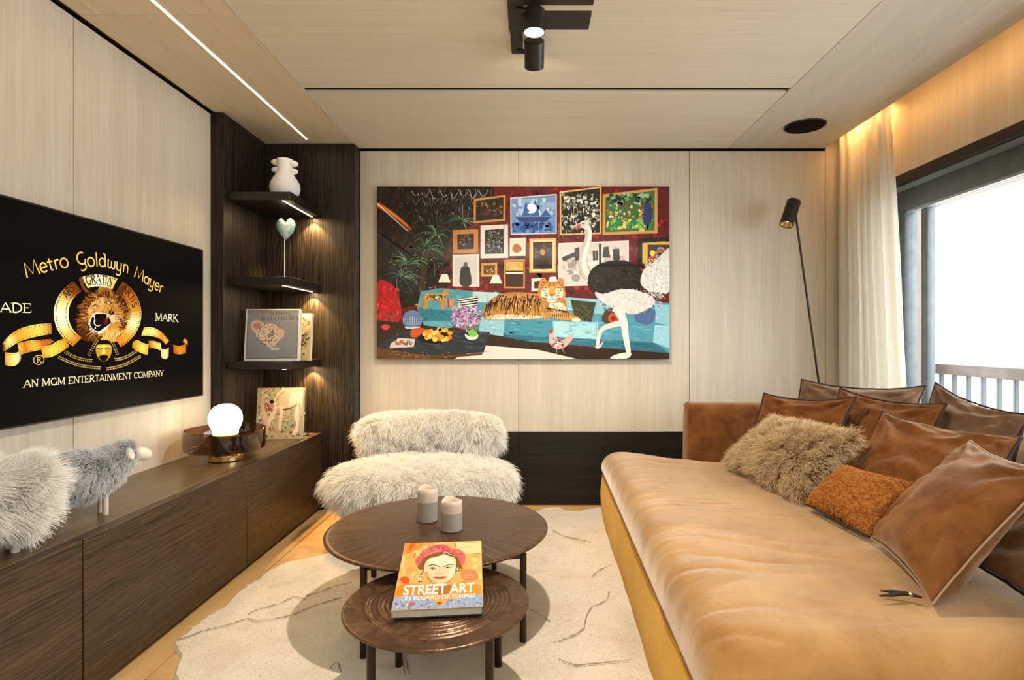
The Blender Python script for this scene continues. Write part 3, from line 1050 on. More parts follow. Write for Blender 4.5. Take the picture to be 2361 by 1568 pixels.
# mask with laurel sprays
pr.blob([(930, 1020), (975, 985), (1050, 975), (1110, 1000), (1140, 1070), (1120, 1170), (1050, 1215), (970, 1190), (925, 1110)], '#0a0604')
pr.blob([(960, 1030), (1030, 1018), (1105, 1030), (1108, 1110), (1075, 1170), (1030, 1192), (985, 1165), (955, 1105)], '#c8941f')
pr.blob([(970, 1035), (1030, 1025), (1095, 1035), (1090, 1060), (1030, 1050), (975, 1060)], '#f2d050')
pr.curve([(965, 1062), (1000, 1052), (1022, 1066)], 9, '#2a1604', 4)
pr.curve([(1098, 1060), (1065, 1050), (1042, 1066)], 9, '#2a1604', 4)
pr.poly([(1022, 1066), (1042, 1066), (1052, 1110), (1030, 1118), (1008, 1110)], '#f6dc70')
pr.blob([(985, 1140), (1030, 1128), (1078, 1138), (1055, 1180), (1030, 1188), (1005, 1178)], '#0a0502')


def laurel(a, b, n, ln, c):
    for i in range(n):
        t = i / (n - 1)
        x, y = a[0] + (b[0] - a[0]) * t, a[1] + (b[1] - a[1]) * t + math.sin(t * 3.14) * c
        d = math.atan2(b[1] - a[1], b[0] - a[0])
        for q in (-1, 1):
            pr.ell(x + 10 * math.cos(d + q * 1.3), y + 10 * math.sin(d + q * 1.3), ln, ln * 0.42, '#c09a58', d + q * 0.6, 8)


pr.flat()
laurel((640, 1095), (905, 1180), 15, 11, 22)
laurel((580, 1150), (990, 1255), 24, 11, 26)
laurel((1360, 1085), (1150, 1170), 14, 11, 20)
laurel((1400, 1140), (1065, 1265), 22, 11, 24)
laurel((880, 1130), (960, 985), 8, 10, -8)
laurel((1170, 1120), (1110, 985), 8, 10, -8)
pr.flat(False)
# lettering on the card
base = smooth_line([tvmap(*p) for p in ((262, 352), (360, 320), (480, 285), (610, 254), (720, 240), (870, 236), (1000, 238), (1110, 256), (1250, 300), (1340, 344), (1450, 405), (1550, 468), (1620, 512))], 6)
letter(pr, 'Metro Goldwyn Mayer', base, 0.052, '#f0bd58', DECO, 0.12, h1=0.054)
letter(pr, 'AN MGM ENTERTAINMENT COMPANY', [tvmap(225, 1455), tvmap(1632, 1336)], 0.027, '#ecd6a0')
letter(pr, 'TRADE', [tvmap(-232, 692), tvmap(306, 702)], 0.032, '#f3e2ae')
letter(pr, 'MARK', [tvmap(1548, 782), tvmap(1778, 794)], 0.036, '#f3e2ae')
o = tvmap(377, 1176)
pr.stroke([(o[0] + 0.0215 * math.cos(q * 0.2618), o[1] + 0.0165 * math.sin(q * 0.2618)) for q in range(25)], 0.0034, '#d9a860', raw=True)
letter(pr, 'R', [(o[0] - 0.009, o[1] - 0.009), (o[0] + 0.011, o[1] - 0.009)], 0.019, '#d9a860')
t = NT('glowing_screen')
at = t.n('ShaderNodeAttribute', attribute_name='ink')
b = t.bsdf((0.002, 0.002, 0.002, 1), 0.5, 0, 0.05)
t.l(at.outputs['Color'], b.inputs['Emission Color'])
b.inputs['Emission Strength'].default_value = 1.1
M['screen'] = t.m
pr.build('screen', (TVX, 0, 0), (0, 1, 0), (0, 0, 1), M['screen'], tv)
# ------------------------------------------------------------------ large glossy picture on the back wall
PX0, PX1, PZ0, PZ1, PY = -1.015, 0.934, 0.985, 2.136, 3.758
pt = thing('wall_picture', 'wide glossy picture of a tiger and an ostrich in a red salon, on back wall', 'picture', (-0.04, PY, 1.56))
box('panel', PX0, PX1, PY + 0.002, PY + 0.03, PZ0, PZ1, M['black'], pt, 0.0015, 1)
box('hanging_batten', PX0 + 0.3, PX1 - 0.3, PY + 0.03, YB - 0.0005, 1.75, 1.85, M['black'], pt, 0.001, 1)
pr = Print(lambda x, y: ((x - 62) / 2240.0 * (PX1 - PX0), (1390 - y) / 1325.0 * (PZ1 - PZ0)))


pr.clip = (0, PX1 - PX0, 0, PZ1 - PZ0)


def clampx(l): return [(min(max(x, 62), 2302), min(max(y, 65), 1390)) for x, y in l]


pr.rect(62, 65, 2302, 1390, '#5e0f12')
pr.flat()
for _ in range(500):     # mottled red wall
    x, y = random.uniform(600, 2280), random.uniform(80, 920)
    pr.ell(x, y, random.uniform(8, 36), random.uniform(6, 26), random.choice(['#7a1216', '#4a0a0d', '#8f181b', '#6a1013', '#a31f22', '#3a0709']), random.uniform(0, 3), 9, 0.25)
pr.flat(False)
pr.blob(clampx([(62, 65), (860, 65), (960, 110), (900, 210), (760, 270), (690, 400), (640, 420), (600, 560), (560, 700), (480, 860), (380, 960), (240, 1010), (62, 1120)]), '#120d09')
pr.flat()
for _ in range(260):     # dark foliage and hangings
    x, y = random.uniform(70, 800), random.uniform(80, 900)
    if x + y * 0.35 < 900:
        pr.ell(x, y, random.uniform(8, 40), random.uniform(6, 26), random.choice(['#1c130d', '#0d0a08', '#261a10', '#141a12', '#2e2013']), random.uniform(0, 3), 9, 0.3)
pr.spray(340, 66, 950, 330, 150, ['#8a8a84', '#b8b8b0', '#5a5a54', '#d8d8d0', '#3e4038'], (6, 46), (1, 3.5), (1.2, 1.9))
for cx in range(360, 940, 74):
    pr.curve([(cx - 34, 96), (cx - 10, 132 + cx % 30), (cx + 22, 120), (cx + 36, 84)], 4, '#c8c8c0', 1.5)
    pr.curve([(cx - 24, 150), (cx, 190 + cx % 23), (cx + 26, 150)], 3, '#8f8f88', 1)
pr.spray(80, 80, 700, 420, 70, ['#d8d8d0', '#9a9a90'], (2, 6), (2, 4))
pr.flat(False)
pr.curve([(66, 205), (150, 255), (240, 320), (320, 395)], 44, '#a84a14', 20)  # orange streak: reflection of the ceiling light line painted into the print
pr.curve([(66, 198), (150, 250), (240, 318), (300, 372)], 20, '#e07a2a', 8)
pr.curve([(150, 250), (190, 285), (240, 320)], 6, '#f8b060', 3)
# pictures on the painted wall, plain stand-ins for their content
def framed(q, frame, inner, w=16, mat=None, mw=0):
    pr.poly(q, frame)
    cx, cy = sum(p[0] for p in q) / 4, sum(p[1] for p in q) / 4

    def ins(d):
        return [(x + math.copysign(d, cx - x), y + math.copysign(d, cy - y)) for x, y in q]
    pr.poly(ins(w), mat or inner)
    if mat: pr.poly(ins(w + mw), inner)
    i = ins(w + mw)
    return min(p[0] for p in i) + 2, max(p[1] for p in i[:2]) + 2, max(p[0] for p in i) - 2, min(p[1] for p in i[2:]) - 2


def dabs(b, n, cols, r=(4, 16)):
    pr.flat()
    for _ in range(n):
        rx, ry = random.uniform(*r), random.uniform(*r)
        x, y = random.uniform(b[0] + rx, b[2] - rx), random.uniform(b[1] + ry, b[3] - ry)
        pr.ell(x, y, rx, ry, random.choice(cols), random.uniform(-0.3, 0.3), 8, 0.2)
    pr.flat(False)


b = framed([(805, 160), (1048, 130), (1046, 330), (803, 346)], '#b98a4a', '#2a1c14', 16)
dabs(b, 70, ['#4a2e1e', '#6b4a30', '#1a1410', '#8a6a48', '#3a2a28'], (4, 12))
b = framed([(1084, 150), (1440, 122), (1440, 428), (1086, 436)], '#cfd6da', '#6f93c8', 8)
dabs((1094, 150, 1432, 300), 40, ['#8fb0d8', '#a8c4e0', '#dfe6ea', '#6f93c8', '#c8d6e2'], (12, 34))
dabs((1094, 330, 1432, 424), 70, ['#274f96', '#2f62ae', '#3a70bc', '#1f4286'], (8, 26))
pr.poly([(1120, 300), (1400, 296), (1362, 334), (1160, 336)], '#24427e')
for a, bb, c in ((1175, 1235, 180), (1240, 1310, 165), (1318, 1395, 240)):
    pr.poly([(a, 292), ((a + bb) / 2, c), (bb, 290)], '#345fa4')
b = framed([(1462, 104), (1782, 66), (1782, 430), (1464, 440)], '#d8b470', '#20231e', 12)
dabs(b, 130, ['#e8e6d8', '#0f110e', '#8c9484', '#c8ccba', '#50584a', '#b4b89a'], (5, 20))
pr.flat()
pr.spray(1482, 100, 1764, 420, 80, ['#f0eee0', '#101210'], (14, 50), (3, 9), (1.0, 2.2))
pr.flat(False)
b = framed([(1792, 126), (2212, 76), (2212, 424), (1790, 438)], '#c79a55', '#3f6a35', 22)
dabs((1818, 110, 2186, 230), 70, ['#2a4a30', '#3f6a3a', '#6f9a58', '#9ac0a0', '#1c3020'], (8, 24))
dabs((1818, 200, 2186, 330), 80, ['#d8c090', '#c86a50', '#e8e0c8', '#4a5a9a', '#8ab04a', '#b0c850', '#903a34'], (5, 14))
dabs((1818, 310, 2186, 412), 70, ['#2f8a4a', '#3fa054', '#2a7a5a', '#8ac050', '#e0c870'], (8, 26))
pr.blob([(2110, 200), (2150, 190), (2172, 250), (2160, 350), (2106, 352)], '#28356e')
pr.ell(2134, 176, 14, 18, '#1a1a2e')
b = framed([(644, 400), (838, 394), (838, 578), (646, 582)], '#c2813c', '#241a14', 34)
dabs(b, 30, ['#5a4028', '#8a6a40', '#33402a', '#14100c'], (4, 12))
b = framed([(856, 366), (1066, 356), (1068, 614), (856, 618)], '#d9d9d6', '#1d1a18', 34)
pr.flat()
pr.spray(900, 400, 1024, 570, 90, ['#c8c8c4', '#8a8a86'], (8, 30), (2, 5))
pr.flat(False)
b = framed([(1080, 462), (1202, 458), (1200, 598), (1080, 600)], '#e6e2d8', '#e8ddc8', 12)
pr.blob([(1100, 540), (1120, 505), (1160, 520), (1172, 552), (1140, 575), (1110, 568)], '#b5622a')
b = framed([(1230, 466), (1436, 460), (1436, 726), (1230, 728)], '#d9b25c', '#3a241a', 14, '#e9d9a8', 14)
dabs(b, 50, ['#4a3020', '#6a4a30', '#2a1810', '#5a4a34'], (6, 18))
pr.blob([(1290, 690), (1300, 600), (1330, 560), (1362, 600), (1380, 690)], '#2a1512')
pr.ell(1332, 570, 20, 26, '#b88a60')
b = framed([(1452, 500), (1992, 480), (1992, 820), (1452, 832)], '#e6e0dc', '#d8cfcb', 12)
dabs(b, 60, ['#e6dcd8', '#c4bab6', '#a09894', '#efe8e4'], (12, 34))
for q in ([(1480, 610), (1600, 560), (1610, 590), (1490, 640)], [(1575, 540), (1612, 530), (1615, 630), (1580, 635)], [(1715, 560), (1755, 556), (1758, 630), (1718, 634)],
          [(1762, 504), (1782, 503), (1782, 690), (1764, 690)], [(1800, 530), (1836, 526), (1850, 610), (1790, 610)], [(1870, 545), (1920, 542), (1922, 630), (1874, 632)]):
    pr.poly(q, '#2a2624')
b = framed([(642, 590), (846, 584), (848, 836), (642, 832)], '#e0dfdb', '#cfd2cf', 14)
pr.blob([(700, 820), (704, 700), (730, 676), (770, 690), (784, 820)], '#3a3a38')
pr.ell(742, 664, 15, 20, '#6e625a')
b = framed([(860, 654), (984, 650), (984, 756), (862, 758)], '#c9a05a', '#6a4a28', 18)
dabs(b, 14, ['#b08a50', '#4a3018', '#d8b878'], (4, 9))
b = framed([(1036, 628), (1196, 624), (1196, 848), (1036, 846)], '#c09048', '#3a1a14', 12)
pr.rect(1050, 642, 1182, 712, '#d8b060')
pr.rect(1050, 722, 1182, 736, '#eee6d8')
dabs((1050, 640, 1182, 706), 10, ['#e0bc70', '#c8a050'], (8, 20))
b = framed([(1246, 772), (1340, 766), (1340, 868), (1246, 870)], '#dcd6cc', '#38251c', 22)
b = framed([(2062, 466), (2302, 452), (2302, 700), (2062, 690)], '#161412', '#e0b848', 34)
pr.poly([(2112, 498), (2302, 488), (2302, 690), (2112, 680)], '#d8b050')
pr.rect(2136, 512, 2302, 660, '#3a3028')
dabs((2140, 516, 2300, 660), 24, ['#e08a2a', '#4a9ab0', '#f0d060', '#b04a2a'], (8, 24))
# lamps
for x, y in ((580, 770), (974, 778), (1410, 790)):
    pr.poly([(x - 22, y - 30), (x + 22, y - 34), (x + 48, y + 32), (x - 48, y + 32)], '#f2ece0')
    pr.rect(x - 6, y + 32, x + 6, y + 70, '#3a1a14')
# red chair and palm at left
pr.blob(clampx([(62, 820), (130, 790), (210, 860), (250, 1000), (230, 1100), (62, 1120)]), '#a8141c')
pr.flat()
pr.spray(66, 820, 230, 1080, 60, ['#d8242a', '#7a0c14', '#f04a44', '#c01820'], (20, 60), (6, 16), (1.2, 1.9))
pr.spray(66, 1020, 220, 1110, 70, ['#2a5a34', '#16301c', '#4a8a4a'], (10, 26), (3, 7))
pr.flat(False)
pr.blob([(440, 480), (470, 560), (450, 700), (430, 900), (390, 900), (400, 700), (410, 560)], '#3a2c1c')
pr.flat()
for cx, cy, n in ((440, 540, 60), (520, 430, 40), (300, 660, 55), (720, 330, 26), (250, 760, 30)):
    for _ in range(n):
        a = random.uniform(-3.3, 0.5) if random.random() < 0.75 else random.uniform(0, 6.28)
        l = random.uniform(60, 190)
        e = (cx + l * math.cos(a), cy + l * 0.75 * math.sin(a) + l * 0.30)
        e = (max(e[0], 70), max(e[1], 75))
        pr.curve([(cx, cy), ((cx + e[0]) / 2, (cy + e[1]) / 2 - l * 0.16), e], 9, random.choice(['#1f3a26', '#12241a', '#2f5a3a', '#4a7a52', '#7a9a78', '#182a1c']), 1, 3)
pr.spray(160, 560, 560, 860, 70, ['#b8c8b0', '#6a8a6a', '#d8d8c8'], (8, 30), (1.5, 4))
pr.flat(False)
# turquoise sofa
pr.poly([(400, 870), (560, 845), (800, 870), (1300, 905), (1760, 930), (2302, 960), (2302, 1340), (1700, 1260), (1100, 1200), (430, 1120), (370, 1000)], '#4f9aae')
def quad(q, c, n, cs):
    pr.poly(q, c)
    pr.flat()
    for _ in range(n):
        u, v = random.random(), random.random()
        p = [tuple((q[0][m] * (1 - u) + q[1][m] * u) * (1 - v) + (q[3][m] * (1 - u) + q[2][m] * u) * v for m in (0, 1)) for u in (u * 0.86, u * 0.86 + 0.12)]
        pr.stroke([p[0], p[1]], random.uniform(6, 16), random.choice(cs), 3)
    pr.flat(False)


LB, MB_, DB = ['#8cc8d8', '#a8dae4', '#6fb4c8'], ['#4f9ab0', '#3f8aa2', '#6ab0c4'], ['#2a7088', '#1f5a70', '#3a86a0']
quad([(520, 850), (800, 872), (780, 930), (560, 910)], '#4a96aa', 16, MB_)
quad([(800, 872), (1000, 880), (960, 960), (790, 950)], '#b4d4d8', 14, LB)
quad([(1480, 915), (1760, 930), (1820, 1050), (1500, 1010)], '#8cc0d0', 24, LB)
quad([(2190, 965), (2302, 975), (2302, 1130), (2196, 1110)], '#8cc6da', 14, LB)
quad([(380, 1000), (640, 1020), (640, 1100), (400, 1090)], '#2f7a90', 20, DB)
quad([(410, 1100), (660, 1110), (640, 1150), (430, 1140)], '#5aa8bc', 12, MB_)
quad([(860, 1070), (1040, 1080), (1030, 1215), (840, 1190)], '#8cc0d0', 26, LB)
quad([(1044, 1084), (1400, 1096), (1410, 1250), (1040, 1210)], '#3f90a8', 40, MB_ + DB)
quad([(1410, 1098), (1800, 1110), (1760, 1240), (1420, 1220)], '#a4d6e4', 40, LB)
quad([(1760, 1115), (2190, 1125), (2180, 1240), (1750, 1220)], '#4f9ab4', 40, MB_)
quad([(2190, 1128), (2302, 1134), (2302, 1310), (2176, 1260)], '#98d0e4', 20, LB)
quad([(1040, 1200), (2180, 1262), (2302, 1300), (2302, 1340), (1420, 1290), (1040, 1240)][:2] + [(2302, 1345), (1040, 1240)], '#2f6f84', 40, DB)
# floor, pale rug, dark coffee table
pr.poly([(62, 1090), (420, 1130), (930, 1200), (1420, 1290), (2302, 1345), (2302, 1390), (62, 1390)], '#2e2218')
pr.poly([(900, 1285), (1300, 1320), (1600, 1390), (650, 1390)], '#d9d6d0')
pr.poly([(62, 1290), (230, 1185), (420, 1150), (930, 1182), (880, 1340), (480, 1362), (62, 1300)], '#28323c')
pr.poly([(62, 1300), (480, 1364), (880, 1342), (860, 1360), (480, 1390), (62, 1390)], '#5a3c22')
pr.flat()
pr.spray(240, 1180, 900, 1330, 60, ['#3a4854', '#4a5a68', '#1c242c'], (30, 90), (3, 8), (0, 0.3))
pr.spray(70, 1330, 640, 1386, 60, ['#8a5c30', '#4a2c14', '#b88450'], (12, 40), (3, 7), (0, 0.3))
pr.flat(False)
pr.poly([(170, 1270), (230, 1228), (356, 1236), (346, 1296), (160, 1306)], '#cfc6c0')
dabs((190, 1240, 336, 1290), 26, ['#8a6a60', '#e8e0dc', '#503a38', '#b07a5a'], (5, 16))
pr.ell(510, 1220, 140, 52, '#14100c')
pr.flat()
for _ in range(46):
    a, r = random.uniform(0, 6.28), math.sqrt(random.random())
    pr.ell(530 + 108 * r * math.cos(a), 1205 + 46 * r * math.sin(a), 19, 17, random.choice(['#e0992a', '#f0b848', '#c87a1c', '#f8d070']), 0, 9)
pr.flat(False)
pr.ell(336, 1085, 76, 70, '#5f7fae')
pr.flat()
for i in range(9):
    pr.curve([(264 + i * 18, 1060 + abs(4 - i) * 5), (266 + i * 17, 1090), (270 + i * 16, 1128)], 4, '#c4d2e2', 3)
for i in range(5):
    pr.curve([(266, 1050 + i * 20), (336, 1058 + i * 20), (406, 1050 + i * 20)], 3, '#34547e', 3)
pr.flat(False)
pr.poly([(270, 1140), (400, 1140), (380, 1160), (290, 1160)], '#b8cadb')
pr.blob([(330, 1165), (380, 1150), (432, 1160), (400, 1200), (360, 1225), (320, 1210)], '#c2552a')
pr.ell(130, 1145, 32, 22, '#c0404a')
# flowers and pot
pr.flat()
for _ in range(330):
    a, r = random.uniform(0, 6.28), random.random() ** 0.6
    x, y = 742 + 122 * r * math.cos(a), 1060 + 110 * r * math.sin(a)
    pr.ell(x, y, random.uniform(4, 13), random.uniform(3, 8), random.choice(['#c890c8', '#e0b0d8', '#a86aa8', '#8a5a94', '#f0d0e8', '#6a4a70', '#d8a0c0']), random.uniform(0, 3), 7, 0.3)
pr.spray(640, 1120, 850, 1190, 60, ['#2f4a34', '#5a3a50', '#3f6a44', '#1c2c20'], (12, 40), (3, 6), (0.8, 2.4))
pr.spray(720, 1120, 850, 1180, 40, ['#3f7a3a', '#6aa050'], (12, 36), (4, 8))
pr.flat(False)
pr.blob([(736, 1200), (780, 1215), (836, 1200), (826, 1235), (760, 1238)], '#ece6de')
pr.blob([(760, 1180), (800, 1165), (830, 1190), (820, 1215), (780, 1218)], '#6fc050')
# cushions and leopard figure
pr.poly([(680, 930), (838, 906), (836, 980), (720, 990)], '#1c1a1c')
for i in range(4):
    pr.poly([(686, 932 + i * 17), (838, 908 + i * 19), (838, 916 + i * 19), (690, 941 + i * 17)], '#e6e2dc')
pr.poly([(585, 930), (656, 925), (650, 990), (590, 990)], '#c88a6a')
pr.rect(604, 930, 616, 990, '#8a3a34')
pr.blob([(360, 965), (400, 970), (430, 890), (520, 885), (560, 880), (580, 858), (612, 866), (610, 900), (585, 920), (580, 1005), (555, 1005), (548, 950), (470, 945), (448, 1000), (420, 1000), (425, 930), (398, 985), (362, 978)], '#b98a42')
dabs((430, 890, 590, 940), 60, ['#2a6a7a', '#d8c040', '#b03a2a', '#1c1610', '#e8d8a0', '#3a8a5a'], (3, 9))
pr.poly([(1545, 935), (1740, 955), (1705, 1105), (1580, 1080)], '#3a3e28')
pr.flat()
pr.spray(1570, 960, 1690, 1080, 30, ['#50553a', '#2a2e1c', '#5f6448'], (20, 60), (5, 12), (0.3, 1.0))
pr.flat(False)
pr.blob([(1790, 1100), (1810, 1020), (1870, 1000), (1930, 1050), (1910, 1120)], '#4a3a34')
pr.ell(1870, 1075, 36, 40, '#c8542a')
pr.ell(1872, 1078, 18, 20, '#7a2a1c')
pr.blob([(2040, 1090), (2060, 1030), (2180, 1000), (2190, 1080), (2130, 1125)], '#4a6a9a')
# tiger lying on the sofa
TO = ['#b5772f', '#c88a3c', '#dda556', '#8f5a24', '#e2bb7a']
pr.blob([(875, 1030), (900, 970), (980, 905), (1090, 878), (1200, 880), (1300, 890), (1380, 960), (1500, 930), (1520, 1010), (1570, 1050), (1620, 1080), (1600, 1105), (1540, 1095), (1480, 1075), (1330, 1070), (1150, 1080), (1000, 1085), (885, 1080)], '#b27a3c')
pr.blob([(905, 1075), (960, 1050), (1150, 1050), (1330, 1060), (1300, 1078), (1000, 1086)], '#e6d8bd')
pr.blob([(1380, 965), (1480, 960), (1510, 1020), (1420, 1030)], '#efe6d4')
pr.flat()
for _ in range(420):
    x, y = random.uniform(890, 1520), random.uniform(885, 1075)
    if y > 1075 - (x - 880) * 1.2 and y > 880 + max(0, 1000 - x) * 0.5 and not (x > 1300 and y < 960):
        pr.stroke([(x, y), (x + random.uniform(-14, 10), y + random.uniform(14, 34))], random.uniform(4, 9), random.choice(TO), 1)
for i in range(46):
    x = 905 + i * 9.4 + random.uniform(-5, 5)
    y0 = 905 + max(0, 985 - x) * 0.75 + random.uniform(-14, 40)
    l = random.uniform(60, 150)
    pr.curve([(x, y0), (x + random.uniform(-26, 4), y0 + l * 0.5), (x + random.uniform(-46, 6), min(1070, y0 + l))], random.uniform(7, 13), '#1d130c', 2, 4)
for i in range(16):
    x = 1345 + i * 11
    pr.curve([(x, 990 + i * 2), (x + 20, 1010 + i * 2), (x + 26, 1035 + i * 1.6)], 7, '#1d130c', 2, 3)
pr.flat(False)
pr.blob([(1330, 1040), (1440, 1030), (1540, 1050), (1570, 1085), (1500, 1090), (1420, 1072), (1340, 1072)], '#c8954e')
pr.flat()
for i in range(12):
    x = 1360 + i * 15
    pr.curve([(x, 1040), (x + 6, 1058), (x - 2, 1078)], 6, '#24170e', 2, 3)
pr.flat(False)
pr.ell(1588, 1090, 34, 16, '#eadfc8')
pr.blob([(1300, 830), (1320, 775), (1350, 768), (1370, 795), (1440, 795), (1460, 765), (1495, 785), (1500, 850), (1505, 910), (1460, 950), (1400, 962), (1340, 945), (1300, 900)], '#c8863a')
pr.blob([(1325, 860), (1355, 830), (1385, 870), (1360, 920), (1320, 905)], '#efe2c8')
pr.blob([(1425, 870), (1455, 830), (1485, 860), (1485, 910), (1440, 925)], '#efe2c8')
pr.blob([(1360, 910), (1400, 895), (1445, 910), (1430, 950), (1400, 958), (1370, 948)], '#f4ecdc')
pr.poly([(1385, 830), (1425, 830), (1432, 895), (1402, 912), (1375, 895)], '#e0a040')
pr.blob([(1384, 892), (1404, 888), (1424, 892), (1404, 912)], '#a8584a')
pr.ell(1356, 842, 12, 8, '#f0d060')
pr.ell(1452, 842, 12, 8, '#f0d060')
pr.ell(1356, 842, 5, 6, '#100a06')
pr.ell(1452, 842, 5, 6, '#100a06')
pr.curve([(1404, 912), (1404, 928), (1375, 938)], 5, '#24140c', 3)
pr.curve([(1404, 928), (1434, 938)], 5, '#24140c', 3)
pr.flat()
for sx in (-1, 1):
    for i in range(7):
        a = -2.0 + i * 0.36
        x, y = 1403 + sx * (70 + 16 * math.sin(i)), 800 + i * 20
        pr.curve([(x, y), (x - sx * 18, y + 6), (x - sx * 34, y + 2)], 7, '#1a100a', 2, 3)
    for i in range(3):
        pr.curve([(1403 + sx * 10, 800 + i * 14), (1403 + sx * 28, 794 + i * 14)], 6, '#1a100a', 2, 3)
pr.spray(1310, 800, 1495, 945, 60, ['#f8e8c8', '#a86a28', '#dca050'], (8, 18), (2, 5))
pr.flat(False)
# ostrich
NECK = [(1640, 345), (1680, 400), (1680, 470), (1655, 560), (1640, 640), (1650, 710), (1690, 760)]
pr.curve(NECK, 44, '#c9c2ba', 74)
pr.curve([(x + 8, y) for x, y in NECK], 22, '#f0ece6', 40)
pr.blob([(1570, 382), (1610, 352), (1630, 335), (1665, 332), (1690, 360), (1670, 388), (1620, 382)], '#dedad4')
pr.poly([(1566, 384), (1618, 350), (1630, 372), (1585, 396)], '#c8605a')
pr.ell(1640, 352, 7, 6, '#1a1210')
pr.blob([(1680, 760), (1720, 690), (1810, 645), (1930, 632), (2030, 660), (2090, 720), (2100, 820), (2030, 870), (1900, 880), (1780, 890), (1690, 850)], '#171411')
pr.flat()
for _ in range(170):
    a, r = random.uniform(0, 6.28), math.sqrt(random.random())
    x, y = 1890 + 180 * r * math.cos(a), 765 + 105 * r * math.sin(a)
    pr.curve([(x, y), (x + 30, y + 14), (x + 54, y + 42)], random.uniform(3, 9), random.choice(['#0c0a09', '#26221e', '#3a342e', '#1c1815']), 1, 3)
pr.flat(False)
pr.blob([(1735, 875), (1800, 890), (1900, 860), (2010, 855), (2100, 880), (2190, 930), (2160, 990), (2060, 1040), (1980, 1040), (1900, 1010), (1800, 960), (1745, 915)], '#d6d4d0')
pr.blob([(2080, 800), (2110, 700), (2190, 640), (2260, 570), (2302, 560), (2302, 860), (2230, 880), (2130, 860)], '#dadcdc')
pr.flat()
for cx, cy, rx, ry, n in ((1980, 940, 220, 95, 300), (2205, 740, 110, 150, 260), (2190, 900, 70, 90, 90)):
    for _ in range(n):
        a, r = random.uniform(0, 6.28), math.sqrt(random.random())
        x, y = cx + rx * r * math.cos(a), cy + ry * r * math.sin(a)
        e = (min(x + random.uniform(-16, 34), 2298), y + random.uniform(-4, 30))
        pr.stroke([(min(x, 2298), y), e], random.uniform(3, 9), random.choice(['#ffffff', '#f2f2f0', '#c6ccd0', '#e6e8e8', '#9aa4ac', '#fafafa']), 1)
pr.flat(False)
pr.curve([(1900, 990), (1935, 1060), (1955, 1120), (1965, 1200), (1985, 1310), (1990, 1350)], 74, '#e4e0dc', 30)
pr.curve([(1960, 1110), (1880, 1125), (1790, 1160), (1760, 1220), (1752, 1290)], 48, '#dcd8d4', 22)
pr.curve([(1765, 1190), (1756, 1280)], 12, '#ffffff', 8)
pr.curve([(1925, 1030), (1960, 1150), (1985, 1310)], 14, '#ffffff', 8)
pr.blob([(1850, 1385), (1880, 1360), (1960, 1340), (2010, 1345), (1990, 1380), (1930, 1388)], '#e2ded8')
pr.blob([(1735, 1290), (1765, 1285), (1800, 1250), (1775, 1300), (1745, 1310)], '#d8d4ce')
# hen in front of the sofa
pr.blob([(1385, 1190), (1400, 1165), (1420, 1180), (1425, 1220), (1480, 1245), (1530, 1215), (1570, 1210), (1545, 1260), (1490, 1305), (1430, 1310), (1385, 1270), (1378, 1225)], '#c8b0a4')
dabs((1395, 1215, 1500, 1300), 44, ['#8a6a9a', '#e8ded4', '#b0644a', '#5a4a6a', '#d8b0a0'], (4, 11))
pr.blob([(1380, 1188), (1395, 1160), (1412, 1172), (1400, 1192)], '#b8342a')
pr.curve([(1440, 1305), (1436, 1350)], 6, '#c8a08a', 4)
pr.curve([(1475, 1300), (1500, 1345)], 6, '#c8a08a', 4)
# splashes over the whole picture
pr.flat()
pr.spray(70, 80, 2290, 1380, 260, ['#f4f2ee', '#ffffff', '#1a1612', '#d8d8d8'], (1, 5), (1.5, 4.5))
for _ in range(40):
    x, y = random.uniform(90, 2280), random.uniform(90, 1200)
    pr.stroke([(x, y), (x, y + random.uniform(30, 130))], 1.8, random.choice(['#e8e4de', '#b0aca6', '#2a2622']), 0.8)
pr.flat(False)
M['print_gloss'] = printmat('glossy_acrylic_print', coat=0.75, rough=0.6)
pr.build('printed_image', (PX0, PY + 0.0018, PZ0), (1, 0, 0), (0, 0, 1), M['print_gloss'], pt)
M['print_satin'] = printmat('satin_book_print', coat=0.25, rough=0.45)


# ------------------------------------------------------------------ books
def book(name, label, o, ax, ay, w, h, t, cover, cat='book'):
    """o lower left front corner; ax across, ay up the cover; the block lies behind the front board"""
    ax, ay = Vector(ax).normalized(), Vector(ay).normalized()
    an = ax.cross(ay)
    o = Vector(o)
    th = thing(name, label, cat, tuple(o))
    Mx = Matrix.Identity(4)
    for i in range(3):
        Mx[i][0], Mx[i][1], Mx[i][2], Mx[i][3] = ax[i], ay[i], an[i], o[i]
    k = 0.003
    box('front_board', 0, w, 0, h, -k, 0, cover, th, 0.0008, 1, M=Mx)
    box('back_board', 0, w, 0, h, -t, -t + k, cover, th, 0.0008, 1, M=Mx)
    box('spine', 0, k, 0, h, -t + k, -k, cover, th, 0.0006, 1, M=Mx)
    box('page_block', k, w - 0.004, 0.004, h - 0.004, -t + k, -k, M['paper'], th, 0, M=Mx)
    return th, o + an * 0.0002, ax, ay


